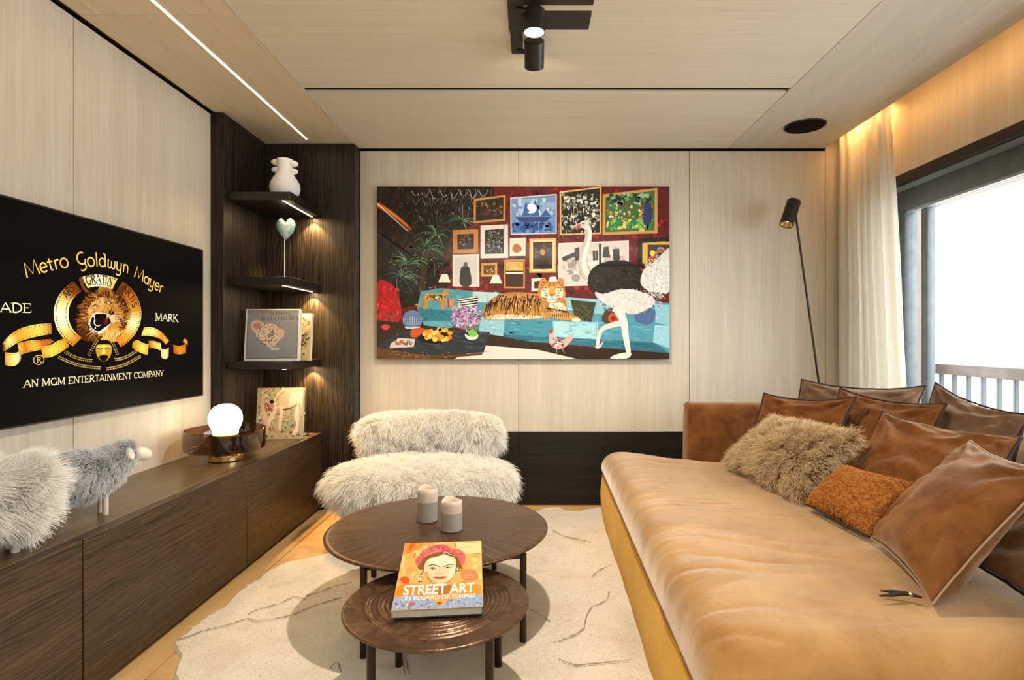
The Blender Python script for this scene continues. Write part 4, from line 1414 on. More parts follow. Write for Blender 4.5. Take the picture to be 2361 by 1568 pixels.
# leopard book and tree book on the lowest shelf
white_cover = plain('white_book_cloth', (0.80, 0.78, 0.73, 1), 0.5, var=0.03)
tan_cover = plain('sand_book_cloth', (0.62, 0.54, 0.38, 1), 0.5, var=0.1)
olive_cover = plain('green_brown_book_cloth', (0.30, 0.24, 0.16, 1), 0.5, var=0.2)
ZS = 0.9885
bh = 0.312
th, o, ax, ay = book('photo_book', 'white bordered grey photo book with a leopard face on lowest shelf', P(561.5, 0, 3.36)[:2] + (ZS,), (1, 0.02, 0), (0, 0.10, 1), 0.3255, bh, 0.028, white_cover)
pr = Print(homography([(104, 94), (660, 108), (648, 636), (98, 640)], [(0, bh), (0.3255, bh), (0.3255, 0), (0, 0)]))
pr.poly([(122, 108), (642, 122), (632, 612), (118, 618)], '#3c3e40')
pr.poly([(127, 113), (637, 127), (627, 607), (123, 613)], '#8f9294')
pr.blob([(160, 270), (180, 225), (240, 220), (290, 250), (300, 290), (250, 330), (190, 340)], '#d8b8a4')
pr.blob([(185, 280), (205, 245), (255, 245), (265, 290), (220, 315)], '#b88c78')
pr.blob([(215, 330), (280, 290), (330, 255), (400, 265), (440, 300), (500, 330), (495, 390), (450, 430), (410, 480), (350, 500), (290, 450), (230, 400)], '#dcc6b0')
pr.blob([(440, 310), (498, 330), (492, 395), (450, 400)], '#e0b0a4')
pr.flat()
for _ in range(110):
    x, y = random.uniform(225, 440), random.uniform(262, 480)
    if (x - 340) ** 2 / 120 ** 2 + (y - 370) ** 2 / 112 ** 2 < 1 and (x - 380) ** 2 + (y - 358) ** 2 > 900:
        pr.ell(x, y, random.uniform(3, 7), random.uniform(3, 6), random.choice(['#2a1c14', '#4a3224', '#1c120c']), random.uniform(0, 3), 7, 0.3)
pr.flat(False)
pr.ell(380, 358, 26, 24, '#1c1410')
pr.ell(380, 358, 18, 17, '#d8d0a0')
pr.ell(381, 358, 9, 10, '#0c0806')
pr.blob([(370, 505), (420, 500), (470, 520), (430, 530), (375, 528)], '#c8ccc8')
pr.flat()
for row, (x0, x1, y, hh) in enumerate(((360, 636, 148, 36), (275, 630, 200, 38))):
    x = x0
    while x < x1:
        pr.stroke([(x, y - hh / 2), (x, y + hh / 2)], 8, '#5c6062', 6)
        if random.random() < 0.6:
            yy = y + random.choice((-1, 0, 1)) * hh * 0.42
            pr.stroke([(x, yy), (x + 18, yy)], 6, '#5c6062')
        x += random.choice((20, 26, 32))
pr.stroke([(490, 250), (630, 252)], 4, '#5c6062')
pr.flat(False)
pr.build('cover_print', o, ax, ay, M['print_satin'], th)

bw2, bh2 = 0.30, 0.292
o2 = (P(716, 0, 3.45).x - bw2, 3.44, ZS)
th, o, ax, ay = book('photo_book', 'sand coloured photo book half hidden behind the leopard book', o2, (1, 0, 0), (0, 0.12, 1), bw2, bh2, 0.03, tan_cover)
pr = Print()
pr.poly([(0.003, 0.003), (bw2 - 0.003, 0.003), (bw2 - 0.003, bh2 - 0.003), (0.003, bh2 - 0.003)], '#c9b98a', raw=True)
pr.poly([(0.003, 0.24), (bw2 - 0.003, 0.25), (bw2 - 0.003, bh2 - 0.003), (0.003, bh2 - 0.003)], '#f2ecde', raw=True)
pr.flat()
for _ in range(420):
    x, y = random.uniform(0.01, bw2 - 0.01), random.uniform(0.02, 0.26)
    pr.ell(x, y, random.uniform(0.002, 0.009), random.uniform(0.002, 0.006), random.choice(['#b8a860', '#8a7a40', '#d8cc90', '#6a5c38', '#e2d8a8', '#4a3e30']), random.uniform(0, 3), 7, 0.3)
for _ in range(26):
    x = random.uniform(0.19, 0.29)
    pr.curve([(x - 0.02, 0.06 + random.random() * 0.04), (x, 0.11), (x + random.uniform(-0.02, 0.03), 0.17)], 0.0035, '#4a3c34', 0.001, 3)
pr.flat(False)
pr.build('cover_print', o, ax, ay, M['print_satin'], th)

# animal book on the sideboard
bw3, bh3 = 0.280, 0.315
th, o, ax, ay = book('photo_book', 'photo book with pale animal legs on its cover, behind the globe lamp', tuple(P(588, 0, 3.43)[:2]) + (0.5055,), (1, 0.06, 0), (0, 0.10, 1), bw3, bh3, 0.03, olive_cover)
pr = Print(homography([(200, 938), (676, 912), (682, 1420), (232, 1462)], [(0.002, bh3 - 0.002), (bw3 - 0.002, bh3 - 0.002), (bw3 - 0.002, 0.002), (0.002, 0.002)]))
pr.poly([(200, 938), (676, 912), (682, 1420), (232, 1462)], '#b0a47c')
def inq(x, y): return 212 + (y - 938) * 0.055 < x < 672 and y > 930 and y < 1445 - (x - 232) * 0.09
pr.flat()
for _ in range(380):
    x, y = random.uniform(205, 675), random.uniform(925, 1440)
    if inq(x - 14, y) and inq(x + 14, y):
        c = ['#7a8a58', '#b8b488', '#d0c8a0', '#56684a', '#e0d8b8', '#a8906c'] if y < 1250 else ['#4a5a56', '#6a7a74', '#2f3c38', '#8a9a90', '#b08a80']
        if y > 1330: c = ['#b08468', '#8a6450', '#d0a888', '#6a4a40']
        pr.ell(x, y, random.uniform(5, 16), random.uniform(4, 13), random.choice(c), random.uniform(0, 3), 8, 0.3)
pr.flat(False)
pr.curve([(480, 925), (420, 1010), (395, 1080), (390, 1180), (345, 1290), (320, 1400)], 34, '#e2bfa0', 46)
pr.curve([(340, 940), (275, 985), (262, 1080), (280, 1160), (310, 1260), (330, 1390)], 26, '#d8b090', 40)
pr.blob([(430, 1060), (470, 960), (560, 930), (660, 925), (670, 1060), (600, 1090), (560, 1120), (470, 1140)], '#d9b093')
pr.blob([(560, 960), (620, 990), (630, 1050), (580, 1090), (530, 1110), (540, 1020)], '#edd2b8')
pr.curve([(470, 1110), (468, 1200), (462, 1290), (466, 1360)], 34, '#e6c6a8', 22)
pr.curve([(640, 950), (640, 1090), (620, 1200), (640, 1290), (600, 1390)], 50, '#ecd0b4', 34)
pr.curve([(640, 1070), (655, 1200), (648, 1330)], 16, '#c09878', 12)
pr.curve([(480, 1148), (560, 1128), (620, 1090)], 12, '#3a2a20', 4)
pr.curve([(400, 1080), (430, 1010), (490, 950)], 8, '#5a3c2a', 3)
pr.curve([(270, 990), (320, 955), (345, 940)], 8, '#5a3c2a', 3)
pr.ell(362, 1076, 24, 20, '#1c1410')
dabs((290, 1090, 390, 1180), 40, ['#a03a28', '#d8a088', '#7a2a20', '#c86a50'], (4, 12))
pr.flat()
for _ in range(130):
    x, y = random.uniform(240, 660), random.uniform(940, 1420)
    if inq(x, y) and inq(x + 20, y + 20):
        pr.stroke([(x, y), (x + random.uniform(-6, 14), y + random.uniform(10, 24))], 3.4, random.choice(['#f4e2cc', '#4a3428', '#a87a5c']), 1)
pr.flat(False)
pr.build('cover_print', o, ax, ay, M['print_satin'], th)
# ------------------------------------------------------------------ fur
def fur(name, parent, src, n, length, rad, mat, bend=(0, 0, -0.6), lean=None, jitter=0.35, clump=0.5, keep=None, pts=5, curl=0.0, seed=1, label=None):
    """strands grown from the triangles of src; src keeps its own coordinates relative to parent"""
    rg = np.random.default_rng(seed)
    me = src.data
    me.calc_loop_triangles()
    V = np.array([v.co for v in me.vertices])
    N = np.array([v.normal for v in me.vertices])
    Tt = np.array([t.vertices for t in me.loop_triangles])
    A, B, D = V[Tt[:, 0]], V[Tt[:, 1]], V[Tt[:, 2]]
    ar = np.linalg.norm(np.cross(B - A, D - A), axis=1)
    idx = rg.choice(len(Tt), n, p=ar / ar.sum())
    r1, r2 = np.sqrt(rg.random(n)), rg.random(n)
    w = np.stack([1 - r1, r1 * (1 - r2), r1 * r2], 1)
    p = (V[Tt[idx]] * w[:, :, None]).sum(1)
    nn = (N[Tt[idx]] * w[:, :, None]).sum(1)
    nn /= np.linalg.norm(nn, axis=1)[:, None] + 1e-9
    if keep is not None:
        m = keep(p, nn)
        p, nn = p[m], nn[m]
        n = len(p)
    # tufts: strands take part of the direction of a coarse cell
    cell = np.floor(p / (length * 0.8)).astype(int)
    h = (cell * np.array([73856093, 19349663, 83492791])).sum(1) % 9973
    cd = rg.normal(0, 1, (9973, 3))[h]
    d = nn + clump * jitter * 2 * cd + rg.normal(0, jitter, (n, 3))
    if lean is not None: d = d + lean(p, nn)
    d /= np.linalg.norm(d, axis=1)[:, None]
    L = length * (0.55 + 0.6 * rg.random(n)) * (0.85 + 0.3 * rg.random(9973)[h])
    out = np.zeros((n, pts, 3))
    b = np.array(bend)
    ph = rg.random(n) * 6.28
    side = np.cross(d, rg.normal(0, 1, (n, 3)))
    side /= np.linalg.norm(side, axis=1)[:, None] + 1e-9
    s2 = np.cross(d, side)
    for k in range(pts):
        t = k / (pts - 1)
        out[:, k] = p + (d * t + b * t * t * 0.6) * L[:, None]
        if curl:
            out[:, k] += (side * np.sin(ph + t * 9)[:, None] + s2 * np.cos(ph + t * 9)[:, None]) * (curl * L * t)[:, None]
    hc = bpy.data.hair_curves.new(name)
    hc.add_curves([pts] * n)
    hc.attributes['position'].data.foreach_set('vector', out.astype(np.float32).ravel())
    ra = hc.attributes.get('radius') or hc.attributes.new('radius', 'FLOAT', 'POINT')
    rr = np.tile(np.linspace(1, 0.25, pts) * rad, n).astype(np.float32)
    ra.data.foreach_set('value', rr)
    hc.materials.append(mat)
    o = bpy.data.objects.new(name, hc)
    C.objects.link(o)
    o.parent = parent
    BASE[o.name] = BASE[parent.name].copy()
    return tag(o, label, kind='stuff')


# ------------------------------------------------------------------ floating shelves with light strips
SX0, SX1, SY0, SY1 = -1.7235, -1.365, 3.227, 3.6895
strip = emit('warm_shelf_diffuser', (1.0, 0.78, 0.52, 1), 5.0)
SH = []
for k, (zb, zt, lab) in enumerate(((1.914, 1.962, 'topmost dark floating corner shelf, under the white vase'), (1.426, 1.475, 'middle dark floating corner shelf, under the heart balloon'),
                                   (0.944, 0.988, 'lowest dark floating corner shelf, under the leopard book'))):
    t = thing('floating_shelf', lab, 'shelf', ((SX0 + SX1) / 2, (SY0 + SY1) / 2, zb), 'floating corner shelves')
    box('board', SX0, SX1, SY0, SY1, zb, zt, M['shelf'], t, 0.002, 1)
    box('light_strip', -1.419, -1.409, SY0 + 0.01, SY1 - 0.015, zb - 0.003, zb + 0.001, strip, t, 0.0008, 1, label='glowing strip under the shelf')
    area('shelf_light', (-1.414, 3.50, zb - 0.006), (0.012, 0.34), 2.6, (1.0, 0.66, 0.32))
    spot('shelf_light', (-1.412, 3.655, zb - 0.012), (-1.40, 3.66, zb - 0.5), 30.0, (1.0, 0.60, 0.24), 100, 0.5, 0.006)

# white vase with four lobes on the top shelf
vz = 1.9625
vx, vy = P(657, 0, 3.42).x, 3.42
vt = thing('vase', 'plump matt white vase with four rounded lobes on its neck, on top shelf', 'vase', (vx, vy, vz))
prof = [(0, 0.0), (0.045, 0.0), (0.066, 0.012), (0.082, 0.040), (0.088, 0.070), (0.083, 0.100), (0.068, 0.128), (0.054, 0.148), (0.046, 0.166), (0.044, 0.19), (0.045, 0.215),
        (0.050, 0.235), (0.047, 0.243), (0.040, 0.243), (0.036, 0.236), (0.034, 0.20), (0, 0.19)]
lathe('body', prof, (vx, vy, vz), M['white'], vt, n=48)
for sx in (-1, 1):
    for z, l in ((0.222, 0.078), (0.176, 0.076)):
        bm = bmesh.new()
        add_ellipsoid(bm, (vx + sx * (l - 0.026), vy - 0.004, vz + z - (0.006 if sx > 0 else -0.004)), 0.030, 0.024, 0.0195)
        bm_out(bm, 'lobe', M['white'], vt, True)

# heart balloon on a rod
hx, hy, hz = P(659, 0, 3.42).x, 3.42, 1.4755
ht = thing('balloon_sculpture', 'pale turquoise heart shaped balloon on a thin rod, on middle shelf', 'sculpture', (hx, hy, hz))
tq = NT('mottled_turquoise_glaze')
b = tq.bsdf(None, 0.25, 0, 0.5)
v = tq.noise(tq.coords((1, 1, 1)), 26, 4, 0.7)
tq.l(tq.ramp(v, [(0.36, (0.16, 0.42, 0.42, 1)), (0.50, (0.42, 0.68, 0.66, 1)), (0.64, (0.72, 0.84, 0.80, 1))]), b.inputs['Base Color'])
bm = bmesh.new()
r = bmesh.ops.create_uvsphere(bm, u_segments=40, v_segments=26, radius=1.0)
top = P(0, 497, 3.42).z
cz = P(0, 520, 3.42).z
for v in r['verts']:
    x, y, z = v.co
    zz = z
    if z < 0: x *= (1 - 0.55 * (-z) ** 1.6)
    zz = z * (0.085 if z < 0 else 0.052) / 0.058
    if z > 0: zz -= 1.05 * z * math.exp(-(x / 0.30) ** 2) * 0.62
    v.co = Vector((hx + x * 0.058, hy + y * 0.033 * (1 - 0.4 * max(0, -z)), cz + zz * 0.058))
bm_out(bm, 'balloon', tq.m, ht, True)
zk = P(0, 543, 3.42).z
lathe('knot', [(0, 0.014), (0.006, 0.012), (0.007, 0.002), (0.012, -0.006), (0.010, -0.010), (0, -0.008)], (hx - 0.008, hy, zk), tq.m, ht, n=16)
tube('rod', [(hx - 0.008, hy, hz + 0.004), (hx - 0.008, hy, zk)], 0.0032, M['steel'], ht)
lathe('foot', [(0, 0), (0.03, 0), (0.03, 0.004), (0, 0.006)], (hx - 0.008, hy, hz), M['steel'], ht, n=24)

# small dark ornament behind the animal book
ox, oy = P(700, 0, 3.60).x, 3.60
ot = thing('ornament', 'small black ornament with round pale knob behind the animal book', 'ornament', (ox, oy, 0.505))
lathe('body', [(0, 0), (0.034, 0), (0.034, 0.006), (0.018, 0.02), (0.014, 0.07), (0.018, 0.11), (0.010, 0.125), (0, 0.127)], (ox, oy, 0.505), M['black'], ot, n=24)
bm = bmesh.new()
add_ellipsoid(bm, (ox, oy, 0.505 + 0.138), 0.017, 0.017, 0.016)
bm_out(bm, 'knob', M['steel'], ot, True)

# ------------------------------------------------------------------ globe lamp in a smoked glass drum
gx, gy, gz = P(520, 0, 2.86).x, 2.86, 0.5055
gt = thing('table_lamp', 'glowing white globe lamp in a smoked glass drum on the sideboard', 'lamp', (gx, gy, gz))
opal = emit('lit_opal_glass', (1.0, 0.82, 0.55, 1), 9.0)
lathe('base', [(0, 0), (0.074, 0), (0.078, 0.004), (0.078, 0.026), (0.072, 0.032), (0.060, 0.034), (0.055, 0.052), (0, 0.052)], (gx, gy, gz), M['brass'], gt, n=48)
smoke = NT('smoked_brown_glass')
tr = smoke.n('ShaderNodeBsdfTransparent')
tr.inputs['Color'].default_value = (0.60, 0.47, 0.35, 1)
gl = smoke.n('ShaderNodeBsdfGlossy')
gl.inputs['Roughness'].default_value = 0.02
lw = smoke.n('ShaderNodeLayerWeight')
pw_ = smoke.n('ShaderNodeMath', operation='POWER')
pw_.inputs[1].default_value = 3.0
ma = smoke.n('ShaderNodeMath', operation='MULTIPLY_ADD')
ma.inputs[1].default_value = 0.75
ma.inputs[2].default_value = 0.07
smoke.l(lw.outputs['Facing'], pw_.inputs[0])
smoke.l(pw_.outputs[0], ma.inputs[0])
mx = smoke.n('ShaderNodeMixShader')
smoke.l(ma.outputs[0], mx.inputs[0])
smoke.l(tr.outputs[0], mx.inputs[1])
smoke.l(gl.outputs[0], mx.inputs[2])
smoke.l(mx.outputs[0], smoke.out.inputs['Surface'])
R_ = 0.188
lathe('glass_drum', [(0.02, 0.0525), (R_ - 0.02, 0.0525), (R_ - 0.004, 0.060), (R_, 0.075), (R_, 0.158), (R_ - 0.003, 0.160), (R_ - 0.006, 0.158), (R_ - 0.006, 0.078), (R_ - 0.022, 0.0585), (0.02, 0.0585)], (gx, gy, gz), smoke.m, gt, n=72)
lathe('neck', [(0, 0.052), (0.060, 0.052), (0.066, 0.085), (0.064, 0.120), (0.057, 0.127), (0, 0.127)], (gx, gy, gz), M['bronze'], gt, n=40)
lathe('globe', [(0.001, 0.128), (0.056, 0.128), (0.060, 0.134), (0.058, 0.142), (0.060, 0.152), (0.070, 0.170), (0.078, 0.195), (0.078, 0.220), (0.070, 0.248), (0.054, 0.268), (0.030, 0.281), (0.001, 0.285)], (gx, gy, gz), opal, gt, n=48)

# ------------------------------------------------------------------ woolly sheep on the sideboard
sheep_skin = plain('pale_wood_muzzle', (0.72, 0.66, 0.58, 1), 0.5, var=0.05)


def sheep(label, c, d, sc, wool_root, wool_tip, n, length, seed):
    """c: point on the sideboard under the body, d: heading"""
    d = Vector((d[0], d[1], 0)).normalized()
    s = Vector((d.y, -d.x, 0))
    c = Vector(c)
    t = thing('sheep_figure', label, 'sheep', tuple(c))
    R = Matrix((d, s, Vector((0, 0, 1)))).transposed()

    def W_(a, b, z): return c + d * a * sc + s * b * sc + Vector((0, 0, z * sc))
    # body, neck and head as one skinned surface
    me = bpy.data.meshes.new('body')
    j = [(-0.105, 0, 0.142, 0.048), (-0.05, 0, 0.149, 0.066), (0.02, 0, 0.149, 0.066), (0.085, 0, 0.154, 0.056), (0.115, 0, 0.190, 0.036), (0.142, 0, 0.208, 0.034), (0.172, 0, 0.198, 0.022)]
    b0 = BASE[t.name]
    me.from_pydata([tuple(W_(a, b, z) - b0) for a, b, z, r in j], [(i, i + 1) for i in range(len(j) - 1)], [])
    tmp = bpy.data.objects.new('tmp', me)
    C.objects.link(tmp)
    sk = tmp.modifiers.new('skin', 'SKIN')
    for v, q in zip(me.skin_vertices[0].data, j): v.radius = (q[3] * sc, q[3] * sc * 1.06)
    me.skin_vertices[0].data[1].use_root = True
    su = tmp.modifiers.new('sub', 'SUBSURF')
    su.levels = su.render_levels = 2
    bpy.context.view_layer.update()
    m2 = bpy.data.meshes.new_from_object(tmp.evaluated_get(bpy.context.evaluated_depsgraph_get()))
    bpy.data.objects.remove(tmp)
    m2.materials.clear()
    mw = plain('wool_' + label.split()[1], wool_root, 0.8, var=0.1)
    m2.materials.append(mw)
    m2.polygons.foreach_set('use_smooth', [True] * len(m2.polygons))
    body = link('body', m2, t)
    nose = W_(0.163, 0, 0.198) - b0
    dn = np.array(d)

    def keep(p, nn): return ((p - np.array(nose)) @ dn) < -0.004
    hm = hairmat('wool_strands', wool_root, wool_tip, 0.06)
    back = -np.array(d) * 0.55 + np.array((0, 0, -0.35))
    fur('wool', t, body, n, length, 0.0009, hm, bend=tuple(back), jitter=0.28, clump=0.55, keep=keep, seed=seed)
    # muzzle, ears, legs
    bm = bmesh.new()
    M3 = R.to_4x4() @ Matrix.Rotation(math.radians(22), 4, 'Y')
    add_ellipsoid(bm, W_(0.188, 0, 0.190), 0.034 * sc, 0.021 * sc, 0.024 * sc, M3)
    bm_out(bm, 'muzzle', sheep_skin, t, True)
    for q in (-1, 1):
        bm = bmesh.new()
        M4 = R.to_4x4() @ Matrix.Rotation(q * math.radians(-40), 4, 'X')
        add_ellipsoid(bm, W_(0.135, q * 0.045, 0.206), 0.012 * sc, 0.030 * sc, 0.008 * sc, M4, 14, 8)
        bm_out(bm, 'ear', sheep_skin, t, True)
        for a in (-0.068, 0.068):
            o = W_(a, q * 0.024, 0)
            lathe('leg', [(0, 0), (0.0085 * sc, 0.0), (0.0095 * sc, 0.002), (0.0095 * sc, 0.12 * sc), (0, 0.12 * sc)], (o.x, o.y, c.z), sheep_skin, t, n=16)
    return t


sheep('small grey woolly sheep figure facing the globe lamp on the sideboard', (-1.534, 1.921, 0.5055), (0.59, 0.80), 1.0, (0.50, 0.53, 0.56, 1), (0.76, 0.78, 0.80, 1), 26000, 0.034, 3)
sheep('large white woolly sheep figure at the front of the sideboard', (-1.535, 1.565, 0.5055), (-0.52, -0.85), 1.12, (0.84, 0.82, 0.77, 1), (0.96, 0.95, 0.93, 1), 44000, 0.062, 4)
# ------------------------------------------------------------------ rug of pale hide
rug_px = [(396, 1640), (404, 1565), (410, 1505), (399, 1492), (415, 1478), (440, 1455), (478, 1428), (520, 1402), (560, 1362), (590, 1344), (622, 1320), (655, 1304), (690, 1296), (720, 1290), (750, 1281), (800, 1258), (850, 1243), (905, 1232), (960, 1222),
          (1010, 1212), (1070, 1207), (1120, 1202), (1170, 1197), (1215, 1190), (1240, 1182), (1262, 1175), (1285, 1173), (1310, 1181), (1338, 1182), (1362, 1177), (1395, 1175)]
out = [Pz(x, y, 0.0) for x, y in rug_px]
out += [Vector(q) for q in ((0.75, 3.50, 0), (0.92, 3.1, 0), (0.86, 2.5, 0), (0.95, 1.9, 0), (0.80, 1.3, 0), (0.45, 0.95, 0), (-0.1, 0.86, 0), (-0.6, 0.92, 0), (-0.98, 1.15, 0), (-1.08, 1.5, 0))]
o2 = smooth_line([(p.x, p.y) for p in out], 5, True)
random.seed(11)
o2 = [(x + random.uniform(-0.006, 0.006), y + random.uniform(-0.006, 0.006)) for x, y in o2]
RZ = 0.013
bm = bmesh.new()
lo = [bm.verts.new((x, y, 0.0008)) for x, y in o2]
cxm, cym = sum(x for x, y in o2) / len(o2), sum(y for x, y in o2) / len(o2)
hi = [bm.verts.new((x + (cxm - x) * 0.008, y + (cym - y) * 0.008, RZ)) for x, y in o2]
n = len(lo)
for i in range(n):
    bm.faces.new((lo[i], lo[(i + 1) % n], hi[(i + 1) % n], hi[i]))
topf = bm.faces.new(hi)
bm.faces.new(lo[::-1])
bmesh.ops.triangulate(bm, faces=[topf])
hide = NT('cream_hide')
b = hide.bsdf(None, 0.85, 0, 0.1, Sheen_Weight=0.3)
v1 = hide.noise(hide.coords((1, 1, 1)), 5.0, 5, 0.65, 0.6)
v2 = hide.noise(hide.coords((1, 1, 1)), 90, 3, 0.6)
c1 = hide.ramp(v1, [(0.30, (0.68, 0.60, 0.49, 1)), (0.50, (0.80, 0.74, 0.65, 1)), (0.75, (0.85, 0.80, 0.72, 1))])
c2 = hide.ramp(v2, [(0.3, (0.88, 0.87, 0.85, 1)), (0.7, (1, 1, 1, 1))])
mm = hide.n('ShaderNodeMix', data_type='RGBA', blend_type='MULTIPLY')
mm.inputs[0].default_value = 1.0
hide.l(c1, mm.inputs[6])
hide.l(c2, mm.inputs[7])
hide.l(mm.outputs[2], b.inputs['Base Color'])
hide.bump(v2, 0.25, 0.005, b)
rg = thing('rug', 'large irregular cream hide rug with dark creases under the coffee tables', 'rug', (-0.3, 2.2, 0))
rugbody = bm_out(bm, 'pelt', hide.m, rg)
rfm = hairmat('short_cream_pile', (0.74, 0.67, 0.57, 1), (0.86, 0.81, 0.73, 1), 0.04)
fur('pile', rg, rugbody, 60000, 0.007, 0.0007, rfm, bend=(0.3, -0.8, 0), jitter=0.8, keep=lambda p, nn: nn[:, 2] > -0.2, pts=3, seed=9)
crease = plain('brown_hide_crease', (0.40, 0.32, 0.24, 1), 0.9, var=0.3)
LINES = [[(405, 1480), (440, 1468), (475, 1456), (510, 1448), (545, 1438), (568, 1430), (600, 1435), (640, 1429), (680, 1418), (720, 1402), (755, 1390), (790, 1380)],
         [(572, 1420), (590, 1410), (640, 1396), (676, 1380), (705, 1384)], [(705, 1377), (740, 1366), (775, 1354), (810, 1346)],
         [(1272, 1484), (1295, 1480), (1318, 1470), (1345, 1452), (1350, 1430), (1362, 1405), (1385, 1394), (1400, 1382), (1404, 1368)],
         [(1276, 1225), (1300, 1238), (1335, 1246), (1364, 1252)], [(1362, 1335), (1380, 1318), (1410, 1304)], [(1290, 1524), (1330, 1537), (1400, 1530), (1450, 1526)],
         [(760, 1545), (775, 1530), (785, 1552)], [(935, 1500), (938, 1530), (942, 1560)], [(1225, 1410), (1250, 1424), (1268, 1434)]]
for ln in LINES:
    w = [Pz(x, y, RZ) for x, y in ln]
    s2 = smooth_line([(p.x, p.y) for p in w], 5)
    s2 = [(x + random.uniform(-0.003, 0.003), y + random.uniform(-0.003, 0.003), RZ + 0.006) for x, y in s2]
    tube('crease', s2, [0.0016 + random.uniform(-0.0012, 0.0012) for _ in s2], crease, rg, 5)

# ------------------------------------------------------------------ nest of two round coffee tables
def tabletop(nm, pattern):
    t = NT(nm)
    b = t.bsdf(None, 0.30, 0.5, 0.5)
    tc = t.n('ShaderNodeTexCoord')
    sep = t.n('ShaderNodeSeparateXYZ')
    t.l(tc.outputs['Object'], sep.inputs[0])
    if pattern == 'rays':
        at = t.n('ShaderNodeMath', operation='ARCTAN2')
        t.l(sep.outputs['Y'], at.inputs[0])
        t.l(sep.outputs['X'], at.inputs[1])
        ln = t.n('ShaderNodeVectorMath', operation='LENGTH')
        t.l(tc.outputs['Object'], ln.inputs[0])
        co = t.n('ShaderNodeCombineXYZ')
        k = t.n('ShaderNodeMath', operation='MULTIPLY')
        k.inputs[1].default_value = 14.0
        t.l(at.outputs[0], k.inputs[0])
        k2 = t.n('ShaderNodeMath', operation='MULTIPLY')
        k2.inputs[1].default_value = 2.5
        t.l(ln.outputs['Value'], k2.inputs[0])
        t.l(k.outputs[0], co.inputs['X'])
        t.l(k2.outputs[0], co.inputs['Y'])
        f = t.noise(co.outputs[0], 1.6, 5, 0.65)
    else:
        f = t.noise(t.coords((1, 1, 1), vary=False), 16, 5, 0.6, 1.2)
    t.l(t.ramp(f, [(0.30, (0.050, 0.024, 0.012, 1)), (0.55, (0.125, 0.064, 0.032, 1)), (0.78, (0.235, 0.135, 0.072, 1))]), b.inputs['Base Color'])
    t.bump(f, 0.6, 0.004, b)
    return t.m


def coffee_table(label, c, r, z, legs, mat, ridges=0, beam=None):
    t = thing('coffee_table', label, 'table', (c[0], c[1], 0.0))
    prof = [(0, z - 0.012), (r - 0.03, z - 0.012), (r - 0.004, z - 0.010), (r, z - 0.006), (r, z - 0.003), (r - 0.003, z - 0.0005)]
    if ridges:
        q = r - 0.006
        k = 0
        while q > 0.01:
            dz = 0.0030 * (0.5 + 0.5 * math.sin(k * 1.9)) if q < r * 0.80 else 0.0002
            prof.append((q, z - dz))
            q -= 0.0042
            k += 1
    else:
        prof += [(r - 0.02, z), (r * 0.5, z), (0.01, z)]
    prof.append((0, z))
    tp = lathe('tabletop', [(a, b - z) for a, b in prof], (c[0], c[1], z), mat, t, n=96,
               fn=(lambda rr, h, a: (rr * (1 + (0.02 * math.sin(3 * a + rr * 20) if 0.02 < rr < r * 0.8 else 0)), h)) if ridges else None)
    tp.location = (0, 0, z)      # origin at the centre of the top for its grain
    tp.data.transform(Matrix.Translation((0, 0, -z)))
    for x, y in legs:
        lathe('leg', [(0, 0), (0.0125, 0), (0.0125, z - 0.013), (0, z - 0.013)], (x, y, RZ + 0.0008), M['bronze'], t, n=16).location.z = 0
    ms = [o for o in t.children if o.name.startswith('leg')]
    for o in ms:
        for v in o.data.vertices:
            if v.co.z > z - 0.02: v.co.z = z - 0.0125
    for a, b in zip(legs, legs[1:] + legs[:1]):
        if beam:
            tube('rail', [(a[0], a[1], z - 0.022), (b[0], b[1], z - 0.022)], 0.008, M['bronze'], t, 8)
    return t


BT = (-0.373, 2.33)
BZ = 0.345
coffee_table('larger and higher round bronze coffee table with rayed top under grey candles', BT, 0.45, BZ, [(-0.574, 1.955), (-0.022, 2.06), (-0.168, 2.70), (-0.722, 2.62)], tabletop('rayed_bronze_top', 'rays'), beam=True)
ST = (-0.287, 1.768)
SZ = 0.297
coffee_table('smaller lower round coffee table with ring ridges, slid under the larger one', ST, 0.287, SZ, [(-0.448, 1.598), (-0.112, 1.598), (-0.105, 1.905), (-0.440, 1.905)], tabletop('ringed_bronze_top', 'rings'), ridges=1)

